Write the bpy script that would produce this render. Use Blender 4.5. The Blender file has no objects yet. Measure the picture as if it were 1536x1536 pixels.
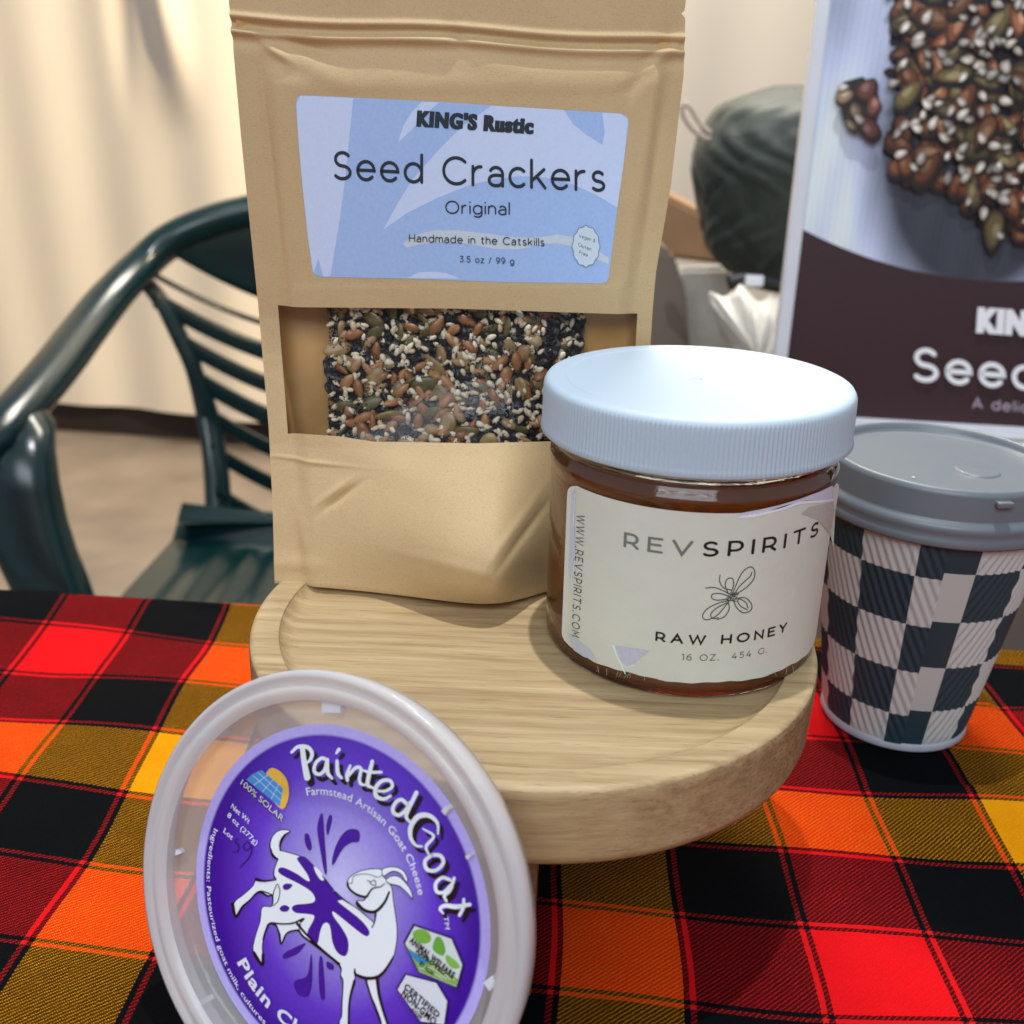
import bpy, math, random
import numpy as np
from mathutils import Vector, Matrix
from mathutils.geometry import tessellate_polygon
random.seed(7); rng = np.random.default_rng(11)
sc = bpy.context.scene
R_ = math.radians
# ------------------------------------------------------------------ camera
FPX, PITCH, ROLL = 1600.0, R_(22), R_(2.2)          # focal length in pixels of a 1536 px square
fwd = np.array([0, math.cos(PITCH), -math.sin(PITCH)]); right = np.array([1., 0, 0]); up = np.cross(right, fwd)
cr = math.cos(ROLL)*right + math.sin(ROLL)*up; cu = -math.sin(ROLL)*right + math.cos(ROLL)*up
cam = bpy.data.cameras.new('camera'); camo = bpy.data.objects.new('camera', cam); sc.collection.objects.link(camo)
camo.matrix_world = Matrix([[cr[0], cu[0], -fwd[0], 0], [cr[1], cu[1], -fwd[1], 0], [cr[2], cu[2], -fwd[2], 0], [0, 0, 0, 1]])
cam.sensor_width = 36; cam.lens = 36*FPX/1536; cam.clip_start = 0.01; cam.clip_end = 50
cam.dof.use_dof = True; cam.dof.focus_distance = 0.335; cam.dof.aperture_fstop = 15
sc.camera = camo
# ------------------------------------------------------------------ world and lamps
w = bpy.data.worlds.new('World'); sc.world = w; w.use_nodes = True
w.node_tree.nodes['Background'].inputs[0].default_value = (0.80, 0.87, 1.0, 1)
w.node_tree.nodes['Background'].inputs[1].default_value = 0.36
def lamp(name, kind, loc, target, power, col, **kw):
    l = bpy.data.lights.new(name, kind); l.energy = power; l.color = col
    for k, v in kw.items(): setattr(l, k, v)
    o = bpy.data.objects.new(name, l); sc.collection.objects.link(o); o.location = loc
    o.rotation_euler = (Vector(target)-Vector(loc)).to_track_quat('-Z', 'Y').to_euler()
    return o
lamp('ceiling_lamp', 'SPOT', (0.03, 0.44, 1.75), (0.03, 0.33, -0.2), 80, (0.97, 0.98, 1.0), shadow_soft_size=0.018, spot_size=R_(100), spot_blend=0.6)
lamp('front_fill_light', 'AREA', (-0.3, -1.3, 1.25), (0.0, 0.35, -0.12), 23, (0.86, 0.93, 1.0), shape='RECTANGLE', size=1.6, size_y=0.9)  # added soft fill standing in for the cool frontal ambient light
lamp('rear_fill_light', 'AREA', (0.1, 2.1, 1.9), (0.0, 1.9, -1.0), 66, (1.0, 0.94, 0.80), shape='RECTANGLE', size=1.2, size_y=0.5)  # unseen warm area light added to brighten the curtain and background
lamp('warm_side_lamp', 'SPOT', (1.15, 0.75, 1.55), (-1.5, 2.8, 0.05), 410, (1.0, 0.80, 0.47), shadow_soft_size=0.08, spot_size=R_(58), spot_blend=0.7)
sc.view_settings.view_transform = 'Standard'; sc.view_settings.look = 'None'
sc.view_settings.exposure = 0.16; sc.view_settings.gamma = 1.0
# ------------------------------------------------------------------ picture geometry: a pixel of the photo gives a ray, a real surface gives the depth
def ray(px, py):
    px = np.asarray(px, float); py = np.asarray(py, float)
    return fwd + ((px-768)/FPX)[..., None]*cr - ((py-768)/FPX)[..., None]*cu
def on_z(px, py, z):
    d = ray(px, py); return d*(z/d[..., 2])[..., None]
def on_y(px, py, y):
    d = ray(px, py); return d*(y/d[..., 1])[..., None]
def on_plane(px, py, C, n):
    d = ray(px, py); return d*((C@n)/(d@n))[..., None]
# ------------------------------------------------------------------ helpers
def lin(r, g, b):
    f = lambda c: c/12.92 if c <= 0.04045 else ((c+0.055)/1.055)**2.4
    return (f(r/255), f(g/255), f(b/255))
def link(name, me, mat=None, parent=None, smooth=True):
    o = bpy.data.objects.new(name, me); sc.collection.objects.link(o)
    if mat is not None: me.materials.append(mat)
    if smooth and len(me.polygons): me.polygons.foreach_set('use_smooth', [True]*len(me.polygons))
    if parent is not None:
        o.parent = parent
        o.matrix_parent_inverse = Matrix.Identity(4)
        off = -Vector(root_loc(parent)); me.transform(Matrix.Translation(off))
    return o
def root_loc(o):
    while o.parent: o = o.parent
    return o.location
def mesh(verts, faces):
    me = bpy.data.meshes.new('m'); me.from_pydata([tuple(map(float, v)) for v in verts], [], [tuple(map(int, f)) for f in faces]); me.update(); return me
def thing(name, label, cat, loc=(0, 0, 0), group=None):
    o = bpy.data.objects.new(name, None); sc.collection.objects.link(o); o.location = loc; o.empty_display_size = 0.02
    o['label'] = label; o['category'] = cat
    if group: o['group'] = group
    return o
def tag(o, label=None, cat=None, group=None, kind=None):
    if label: o['label'] = label
    if cat: o['category'] = cat
    if group: o['group'] = group
    if kind: o['kind'] = kind
    return o
def grid_faces(nu, nv, wrap=False):
    f = []
    for j in range(nv-1):
        for i in range(nu if wrap else nu-1):
            i2 = (i+1) % nu
            f.append((j*nu+i, j*nu+i2, (j+1)*nu+i2, (j+1)*nu+i))
    return f
def grid(P, wrap=False):                                  # P: [nv, nu, 3]
    nv, nu = P.shape[:2]; return mesh(P.reshape(-1, 3), grid_faces(nu, nv, wrap))
def set_uv(me, uv):
    l = me.uv_layers.new(name='UVMap'); idx = np.zeros(len(me.loops), int); me.loops.foreach_get('vertex_index', idx)
    l.data.foreach_set('uv', np.asarray(uv, np.float32)[idx].ravel())
def loops(prof, mx=.003, e=.0003):
    out = [prof[0]]
    for a, b in zip(prof[:-1], prof[1:]):
        L = math.hypot(b[0]-a[0], b[1]-a[1])
        if L > mx:
            for k in (e/L, 1-e/L): out.append((a[0]+(b[0]-a[0])*k, a[1]+(b[1]-a[1])*k))
        out.append(b)
    return out
def lathe(prof, C, n=96, axis=None, rfun=None, close=True):   # prof [(r,h)], C base point; axis (ax, ay) tilt
    ax = np.array(axis if axis is not None else (0, 0, 1.)); ax = ax/np.linalg.norm(ax)
    e1 = np.cross([0, 1, 0], ax); e1 /= np.linalg.norm(e1); e2 = np.cross(ax, e1)
    prof = loops(prof) if not rfun else prof
    th = np.linspace(0, 2*np.pi, n, endpoint=False); P = np.zeros((len(prof), n, 3))
    for j, (r, h) in enumerate(prof):
        rr = r + (rfun(th, j) if rfun else 0)
        P[j] = np.array(C) + ax*h + (np.cos(th)*rr)[:, None]*e1 + (np.sin(th)*rr)[:, None]*e2
    me = grid(P, True)
    return me
def box(lo, hi, rot=0, bev=0.0):
    import bmesh
    bm = bmesh.new(); bmesh.ops.create_cube(bm, size=1)
    c = [(a+b)/2 for a, b in zip(lo, hi)]; s = [b-a for a, b in zip(lo, hi)]
    for v in bm.verts: v.co = Vector((v.co.x*s[0], v.co.y*s[1], v.co.z*s[2]))
    if bev: bmesh.ops.bevel(bm, geom=bm.edges[:], offset=bev, segments=2, affect='EDGES', profile=0.6)
    bm.transform(Matrix.Translation(c) @ Matrix.Rotation(rot, 4, 'Z'))
    me = bpy.data.meshes.new('b'); bm.to_mesh(me); bm.free(); return me
def tube(pts, rad, n=12, flat=1.0, caps=True, upv=(0, 0, 1)):
    pts = np.array(pts, float); m = len(pts); rad = np.broadcast_to(np.array(rad, float), (m,)); P = np.zeros((m, n, 3))
    th = np.linspace(0, 2*np.pi, n, endpoint=False)
    for i in range(m):
        t = pts[min(i+1, m-1)]-pts[max(i-1, 0)]; t /= np.linalg.norm(t)
        a = np.cross(t, upv); 
        if np.linalg.norm(a) < 1e-6: a = np.array([1., 0, 0])
        a /= np.linalg.norm(a); b = np.cross(a, t)
        P[i] = pts[i]+rad[i]*(np.cos(th)[:, None]*a+flat*np.sin(th)[:, None]*b)
    v = P.reshape(-1, 3); f = grid_faces(n, m, True)
    if caps: f += [tuple(range(n))[::-1], tuple(range((m-1)*n, m*n))]
    return mesh(v, f)
def spline(pts, k=8, closed=False):
    p = np.array(pts, float); n = len(p); out = []
    rngi = range(n if closed else n-1)
    for i in rngi:
        p0 = p[(i-1) % n] if (closed or i > 0) else p[0]*2-p[1]
        p1 = p[i]; p2 = p[(i+1) % n]; p3 = p[(i+2) % n] if (closed or i+2 < n) else p[-1]*2-p[-2]
        for j in range(k):
            t = j/k; out.append(.5*((2*p1)+(-p0+p2)*t+(2*p0-5*p1+4*p2-p3)*t*t+(-p0+3*p1-3*p2+p3)*t**3))
    if not closed: out.append(p[-1])
    return np.array(out)
def sstep(a, b, x):
    t = np.clip((x-a)/(b-a), 0, 1); return t*t*(3-2*t)
# ------------------------------------------------------------------ materials
class NT:
    def __init__(s, name):
        s.m = bpy.data.materials.new(name); s.m.use_nodes = True; s.t = s.m.node_tree; s.N = s.t.nodes; s.b = s.N['Principled BSDF']; s.out = s.N['Material Output']
    def n(s, typ, **kw):
        x = s.N.new(typ)
        for k, v in kw.items():
            if k.startswith('i_'):
                key = k[2:]; key = int(key) if key.isdigit() else key
                s.put(x.inputs[key], v)
            else: setattr(x, k, v)
        return x
    def put(s, sock, v):
        if isinstance(v, bpy.types.NodeSocket): s.t.links.new(v, sock)
        elif isinstance(v, bpy.types.Node): s.t.links.new(v.outputs[0], sock)
        else:
            if hasattr(sock.default_value, '__len__') and not isinstance(v, (int, float)) and len(v) == 3 and len(sock.default_value) == 4: v = (*v, 1)
            sock.default_value = v
    def math(s, op, a, b=0.0, c=None):
        x = s.N.new('ShaderNodeMath'); x.operation = op; s.put(x.inputs[0], a); s.put(x.inputs[1], b)
        if c is not None: s.put(x.inputs[2], c)
        return x.outputs[0]
    def mix(s, f, a, b, blend='MIX'):
        x = s.N.new('ShaderNodeMix'); x.data_type = 'RGBA'; x.blend_type = blend; s.put(x.inputs[0], f); s.put(x.inputs[6], a); s.put(x.inputs[7], b); return x.outputs[2]
    def coord(s, k='Object', scale=None):
        tc = s.N.new('ShaderNodeTexCoord'); o = tc.outputs[k]
        if scale is not None:
            mp = s.N.new('ShaderNodeMapping'); s.t.links.new(o, mp.inputs[0]); mp.inputs['Scale'].default_value = scale; o = mp.outputs[0]
        return o
    def noise(s, vec, scale, detail=4, rough=.5, dist=0.0):
        return s.n('ShaderNodeTexNoise', i_Vector=vec, i_Scale=scale, i_Detail=detail, i_Roughness=rough, i_Distortion=dist).outputs[0]
    def ramp(s, f, stops):
        x = s.N.new('ShaderNodeValToRGB'); s.put(x.inputs[0], f); e = x.color_ramp.elements
        while len(e) < len(stops): e.new(.5)
        for i, (p, c) in enumerate(stops): e[i].position = p; e[i].color = (*c, 1)
        return x.outputs[0]
    def bump(s, h, strength=.3, dist=.001, chain=None):
        x = s.N.new('ShaderNodeBump'); x.inputs['Strength'].default_value = strength; x.inputs['Distance'].default_value = dist; s.put(x.inputs['Height'], h)
        if chain is not None: s.put(x.inputs['Normal'], chain)
        s.t.links.new(x.outputs[0], s.b.inputs['Normal']); return x.outputs[0]
    def set(s, **kw):
        nm = {'col': 'Base Color', 'rough': 'Roughness', 'metal': 'Metallic', 'trans': 'Transmission Weight', 'ior': 'IOR', 'coat': 'Coat Weight', 'sub': 'Subsurface Weight', 'alpha': 'Alpha', 'spec': 'Specular IOR Level', 'coatr': 'Coat Roughness', 'sheen': 'Sheen Weight'}
        for k, v in kw.items(): s.put(s.b.inputs[nm[k]], v)
        return s
def simple(name, col, rough=.5, vary=.12, scale=60, bump=0.1, bdist=.0004, **kw):
    t = NT(name); c = t.coord(); nz = t.noise(c, scale, 5)
    dark = tuple(x*(1-vary) for x in col); lite = tuple(min(1, x*(1+vary)) for x in col)
    t.set(col=t.ramp(nz, [(.3, dark), (.7, lite)]), rough=rough, **kw)
    if bump: t.bump(t.noise(c, scale*6, 3), bump, bdist)
    return t.m
def paint_mat(name, rough=.45, bump=.06, coat=0.0, attr='col'):
    t = NT(name); a = t.n('ShaderNodeVertexColor', layer_name=attr)
    nz = t.noise(t.coord(), 900, 2)
    t.set(col=t.mix(.06, a.outputs[0], t.ramp(nz, [(.3, (0, 0, 0)), (.7, (1, 1, 1))]), 'OVERLAY'), rough=rough, coat=coat, coatr=.2)
    if bump: t.bump(t.noise(t.coord(), 1500, 3), bump, .0002)
    return t.m
M = {}
# kraft paper
t = NT('kraft_paper'); c = t.coord()
n1 = t.noise(c, 35, 5); n2 = t.noise(t.coord('Object', (1, 1, 3)), 1400, 4, .7)
col = t.mix(n1, (.535, .37, .18), (.625, .45, .235)); col = t.mix(t.math('MULTIPLY', t.math('GREATER_THAN', n2, .60), .42), col, (.30, .19, .09)); col = t.mix(t.math('MULTIPLY', t.math('LESS_THAN', n2, .40), .40), col, (.68, .52, .32))
t.set(col=col, rough=.62); b1 = t.bump(t.noise(t.coord('Object', (1, 1, 2.5)), 1300, 4, .7), .35, .0003); t.bump(t.noise(c, 45, 6, .62, .3), .30, .0018, b1); M['kraft'] = t.m
M['kraft_in'] = simple('kraft_inner', (.66, .37, .13), .5, .15, 50, .2)
# film
def film(name, tint, rough, gloss_ior=1.45, haze=0.0):
    t = NT(name); t.N.remove(t.b)
    tr = t.n('ShaderNodeBsdfTransparent', i_Color=tint); gl = t.n('ShaderNodeBsdfGlossy', i_Roughness=rough); gl.inputs['Color'].default_value = (1, 1, 1, 1)
    fr = t.n('ShaderNodeFresnel', i_IOR=gloss_ior); bp = t.n('ShaderNodeBump', i_Strength=.3, i_Distance=.0015)
    t.put(bp.inputs['Height'], t.noise(t.coord('Object', (3.0, 1, .35)), 60, 4, .5, .8)); t.put(gl.inputs['Normal'], bp.outputs[0]); t.put(fr.inputs['Normal'], bp.outputs[0])
    mx = t.n('ShaderNodeMixShader', i_0=fr.outputs[0], i_1=tr.outputs[0], i_2=gl.outputs[0]); o = mx.outputs[0]
    if haze:
        df = t.n('ShaderNodeBsdfDiffuse', i_Color=(.9, .92, .95)); m2 = t.n('ShaderNodeMixShader', i_0=haze, i_1=o, i_2=df.outputs[0]); o = m2.outputs[0]
    t.put(t.out.inputs[0], o); return t.m
M['film'] = film('clear_film', (.97, .97, .97, 1), .06, 1.22, .0)
# oak / ash wood
def wood(name, c0, c1, c2, rough=.5, sc_=1.0):
    t = NT(name); g = t.coord('Object', (4*sc_, 60*sc_, 60*sc_)); g2 = t.coord('Object', (18*sc_, 420*sc_, 420*sc_))
    a = t.noise(g, 1.6, 5, .6, 1.2); b = t.noise(g2, 1.5, 4, .65, .3); f = t.noise(t.coord('Object', (30, 900, 900)), 1.5, 3, .7)
    wv = t.n('ShaderNodeTexWave', wave_type='BANDS', bands_direction='Y', i_Scale=1.0, i_Distortion=6.0, i_Detail=3.0); t.put(wv.inputs[0], t.coord('Object', (5*sc_, 44*sc_, 44*sc_))); wv.inputs['Detail Scale'].default_value = 1.4
    k = t.math('ADD', t.math('MULTIPLY', a, .52), t.math('MULTIPLY', wv.outputs[1], .07)); k = t.math('ADD', k, t.math('MULTIPLY', b, .42))
    col = t.ramp(k, [(.35, c0), (.5, c1), (.65, c2)])
    gm = t.n('ShaderNodeTexCoord').outputs['Normal']; sn_ = t.n('ShaderNodeSeparateXYZ'); t.put(sn_.inputs[0], gm)
    endg = t.math('MULTIPLY', t.math('LESS_THAN', t.math('ABSOLUTE', sn_.outputs[2]), .5), t.math('POWER', t.math('ABSOLUTE', sn_.outputs[0]), 1.6))
    cell = t.n('ShaderNodeTexVoronoi', i_Scale=1.0); t.put(cell.inputs[0], t.coord('Object', (500, 500, 900))); ring = t.noise(t.coord('Object', (10, 90, 260)), 1.2, 4, .6, 1.5)
    ecol = t.mix(t.math('LESS_THAN', cell.outputs[0], .38), t.ramp(ring, [(.35, tuple(x*.5 for x in c0)), (.65, tuple(x*.75 for x in c1))]), tuple(x*.32 for x in c0))
    ecol = t.mix(t.math('GREATER_THAN', t.noise(t.coord('Object', (200, 200, 340)), 1.5, 3, .8), .70), ecol, (.62, .52, .38)); col = t.mix(endg, col, ecol)
    pore = t.math('GREATER_THAN', f, .64); col = t.mix(t.math('MULTIPLY', pore, .45), col, tuple(x*.45 for x in c0))
    t.set(col=col, rough=t.math('ADD', t.math('MULTIPLY', b, .25), rough-.1)); b1 = t.bump(b, .25, .0006); t.bump(f, .4, .0004, b1); return t.m
M['board'] = wood('pale_ash_wood', (.34, .225, .11), (.485, .345, .175), (.60, .45, .25), .50)
M['leg_wood'] = wood('brown_wood', (.12, .062, .03), (.22, .12, .06), (.33, .19, .10), .5)
# plaid cloth
t = NT('plaid_cloth'); uv = t.n('ShaderNodeUVMap').outputs[0]; wob = t.n('ShaderNodeVectorMath', operation='ADD')
sx = t.n('ShaderNodeSeparateXYZ'); jit = t.n('ShaderNodeTexNoise', i_Vector=uv, i_Scale=30.0, i_Detail=3.0); jv = t.n('ShaderNodeVectorMath', operation='MULTIPLY_ADD'); t.put(jv.inputs[0], jit.outputs[1]); jv.inputs[1].default_value = (.022, .022, 0); t.put(jv.inputs[2], uv)
t.put(sx.inputs[0], jv.outputs[0]); U, V = sx.outputs[0], sx.outputs[1]
NTH = 88.0
def thread(x):
    return t.math('DIVIDE', t.math('ADD', t.math('FLOOR', t.math('MULTIPLY', x, NTH)), .5), NTH)
def sett(x):      # colour of one set of threads
    f = t.math('FRACT', x); m4 = t.math('FLOORED_MODULO', t.math('FLOOR', x), 4.0)
    bright = t.math('FLOORED_MODULO', t.math('FLOOR', x), 2.0); isY = t.math('GREATER_THAN', m4, 2.5)
    red = (.78, .006, .010); yel = (.84, .34, .002); blk = (.0022, .0030, .0042)
    c = t.mix(isY, red, yel); c = t.mix(bright, blk, c)
    e = t.math('MINIMUM', f, t.math('SUBTRACT', 1.0, f))       # distance to the cell border
    thin = t.math('LESS_THAN', e, .048)
    # inside a bright band the border thread group is black, inside a black band it is red
    c2 = t.mix(bright, (.70, .012, .014), blk); return t.mix(thin, c, c2)
wu, wv_ = thread(U), thread(V)
warp, weft = sett(wu), sett(wv_)
s = t.math('ADD', t.math('FLOOR', t.math('MULTIPLY', U, NTH)), t.math('FLOOR', t.math('MULTIPLY', V, NTH)))
tw = t.math('LESS_THAN', t.math('FLOORED_MODULO', s, 4.0), 1.0)
colr = t.mix(tw, t.mix(1.0, weft, warp, 'DARKEN'), t.mix(1.0, weft, warp, 'LIGHTEN'))
mean_ = t.mix(.17, t.mix(1.0, weft, warp, 'DARKEN'), t.mix(1.0, weft, warp, 'LIGHTEN')); colr = t.mix(t.math('MULTIPLY_ADD', t.noise(t.coord('UV', (1, 1, 1)), 7, 3), .7, .1), colr, mean_)
fz = t.noise(t.coord('UV', (1, 1, 1)), 160, 4, .75); colr = t.mix(.6, colr, t.ramp(fz, [(.25, (.12, .12, .12)), (.5, (.5, .5, .5)), (.8, (.85, .85, .85))]), 'OVERLAY')
colr = t.mix(.5, colr, t.ramp(t.noise(t.coord('UV', (1, 1, 1)), 60, 5, .8), [(.3, (.45, .45, .45)), (.65, (1, 1, 1))]), 'MULTIPLY'); lint = t.math('GREATER_THAN', t.noise(t.coord('UV', (1, 2.5, 1)), 38, 2, .6), .80); colr = t.mix(t.math('MULTIPLY', lint, .5), colr, (.30, .26, .22))
wash = t.noise(t.coord('UV', (1, 1, 1)), 2.2, 4, .6); colr = t.mix(.35, colr, t.ramp(wash, [(.3, (.33, .33, .33)), (.7, (.62, .62, .62))]), 'OVERLAY')
t.set(col=colr, rough=.9, spec=.06)
hu = t.math('ABSOLUTE', t.math('SINE', t.math('MULTIPLY', U, NTH*math.pi))); hv = t.math('ABSOLUTE', t.math('SINE', t.math('MULTIPLY', V, NTH*math.pi)))
hh = t.math('ADD', t.math('MULTIPLY', hu, tw), t.math('MULTIPLY', hv, t.math('SUBTRACT', 1.0, tw)))
b1 = t.bump(hh, .6, .0003); t.bump(fz, .4, .0004, b1); M['plaid'] = t.m
# plastics, glass, honey
t = NT('white_lid_plastic'); t.set(col=(.48, .585, .67), rough=.5, sub=.10, coat=.0, coatr=.25); t.b.inputs['Subsurface Radius'].default_value = (.004, .004, .005); t.b.inputs['Subsurface Scale'].default_value = 1.0  # white lid; the blue of reflected cool light is put into its colour
t.bump(t.noise(t.coord(), 90, 3), .08, .0005); M['lid_white'] = t.m
t = NT('clear_glass'); t.set(col=(1, 1, 1), rough=.0, trans=1.0, ior=1.5); t.bump(t.noise(t.coord('Object', (1, 1, 2.2)), 120, 3, .5, .5), .25, .0012); M['glass'] = t.m
t = NT('honey'); t.set(col=(.34, .115, .022), rough=.05, trans=.5, ior=1.47)
va = t.n('ShaderNodeVolumeAbsorption', i_Color=(.86, .38, .10), i_Density=55.0); t.put(t.out.inputs[1], va.outputs[0]); M['honey'] = t.m
M['jar_paper'] = simple('uncoated_label_paper', (.67, .68, .585), .75, .035, 40, .35, .0005)
M['torn'] = simple('torn_paper', (.62, .63, .72), .85, .08, 300, .8, .0006)
M['torn_white'] = simple('torn_paper_edge', (.80, .82, .82), .85, .06, 300, .6, .0006)
M['print'] = paint_mat('printed_ink', .5)
M['print_gloss'] = paint_mat('glossy_print', .28, .02, .2)
M['poster'] = paint_mat('poster_print', .4, .02)
t = NT('grey_lid_plastic'); t.set(col=(.145, .165, .185), rough=.42, coat=.1); t.bump(t.noise(t.coord(), 140, 4), .15, .0006); M['cup_lid'] = t.m
# cup wall: checks from UV
t = NT('checked_cup_paper'); sx = t.n('ShaderNodeSeparateXYZ'); t.put(sx.inputs[0], t.n('ShaderNodeUVMap').outputs[0])
k = t.math('FLOORED_MODULO', t.math('ADD', t.math('FLOOR', sx.outputs[0]), t.math('FLOOR', sx.outputs[1])), 2.0)
t.set(col=t.mix(k, (.51, .52, .50), (.016, .042, .056)), rough=.6); t.bump(t.noise(t.coord(), 900, 3), .15, .0002); M['cup'] = t.m
M['cup_rim'] = simple('cup_rim_paper', (.42, .44, .50), .5, .05, 200, .1)
# translucent tub plastic
t = NT('translucent_plastic'); t.N.remove(t.b)
dfu = t.n('ShaderNodeBsdfDiffuse', i_Color=(.90, .90, .92)); trl = t.n('ShaderNodeBsdfTranslucent', i_Color=(.80, .80, .82)); trn = t.n('ShaderNodeBsdfTransparent', i_Color=(.9, .88, .88, 1)); gls = t.n('ShaderNodeBsdfGlossy', i_Roughness=.14)
m1 = t.n('ShaderNodeMixShader', i_0=.45, i_1=dfu.outputs[0], i_2=trl.outputs[0])
lw = t.n('ShaderNodeLayerWeight', i_Blend=.35); al = t.math('ADD', t.math('MULTIPLY', lw.outputs[1], .45), .42)
m2 = t.n('ShaderNodeMixShader', i_0=al, i_1=trn.outputs[0], i_2=m1.outputs[0]); fr = t.n('ShaderNodeFresnel', i_IOR=1.45)
bp = t.n('ShaderNodeBump', i_Strength=.35, i_Distance=.001); t.put(bp.inputs['Height'], t.noise(t.coord(), 160, 4)); t.put(gls.inputs['Normal'], bp.outputs[0])
m3 = t.n('ShaderNodeMixShader', i_0=t.math('MULTIPLY', fr.outputs[0], .8), i_1=m2.outputs[0], i_2=gls.outputs[0]); t.put(t.out.inputs[0], m3.outputs[0]); M['tub'] = t.m
t2 = t.m.copy(); t2.name = 'milky_plastic'; M['tub_milky'] = t2
for nd in t2.node_tree.nodes:
    if nd.type == 'MATH' and nd.operation == 'ADD': nd.inputs[1].default_value = .80
M['chair'] = simple('dark_green_plastic', (.0018, .017, .019), .24, .1, 30, .06, .0005, spec=.6)
M['curtain'] = None
t = NT('cream_curtain'); t.set(col=t.mix(t.noise(t.coord(), 1.6, 3), (.70, .62, .53), (.80, .71, .60)), rough=.9, sheen=.1); t.bump(t.noise(t.coord(), 500, 3), .15, .001); M['curtain'] = t.m
M['floor'] = simple('concrete_floor', (.24, .19, .15), .6, .25, 5, .2, .002)
M['wall'] = simple('dark_wall', (.022, .013, .010), .7, .2, 8, .1)
M['frame'] = simple('white_frame', (.72, .76, .82), .3, .03, 30, .03)
M['fabric_green'] = None
t = NT('dark_green_nylon'); c = t.coord(); t.set(col=t.mix(t.noise(c, 6, 3), (.016, .025, .020), (.032, .045, .037)), rough=.55, sheen=.1); t.bump(t.noise(c, 9, 3, .45, 1.2), .6, .02); M['fabric_green'] = t.m
M['cardboard'] = simple('cardboard', (.36, .21, .11), .8, .12, 14, .2)
M['cream_cloth'] = simple('cream_cloth', (.66, .63, .57), .9, .1, 18, .5, .004)
M['strap'] = simple('cream_cord', (.44, .36, .30), .8, .1, 60, .2)
M['black'] = simple('black_webbing', (.008, .008, .009), .4, .2, 60, .2)
M['tabletop'] = simple('folding_table_plastic', (.55, .55, .52), .5, .05, 40, .1)
M['beige_box'] = simple('taupe_box', (.17, .135, .105), .7, .12, 10, .15)
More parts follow.
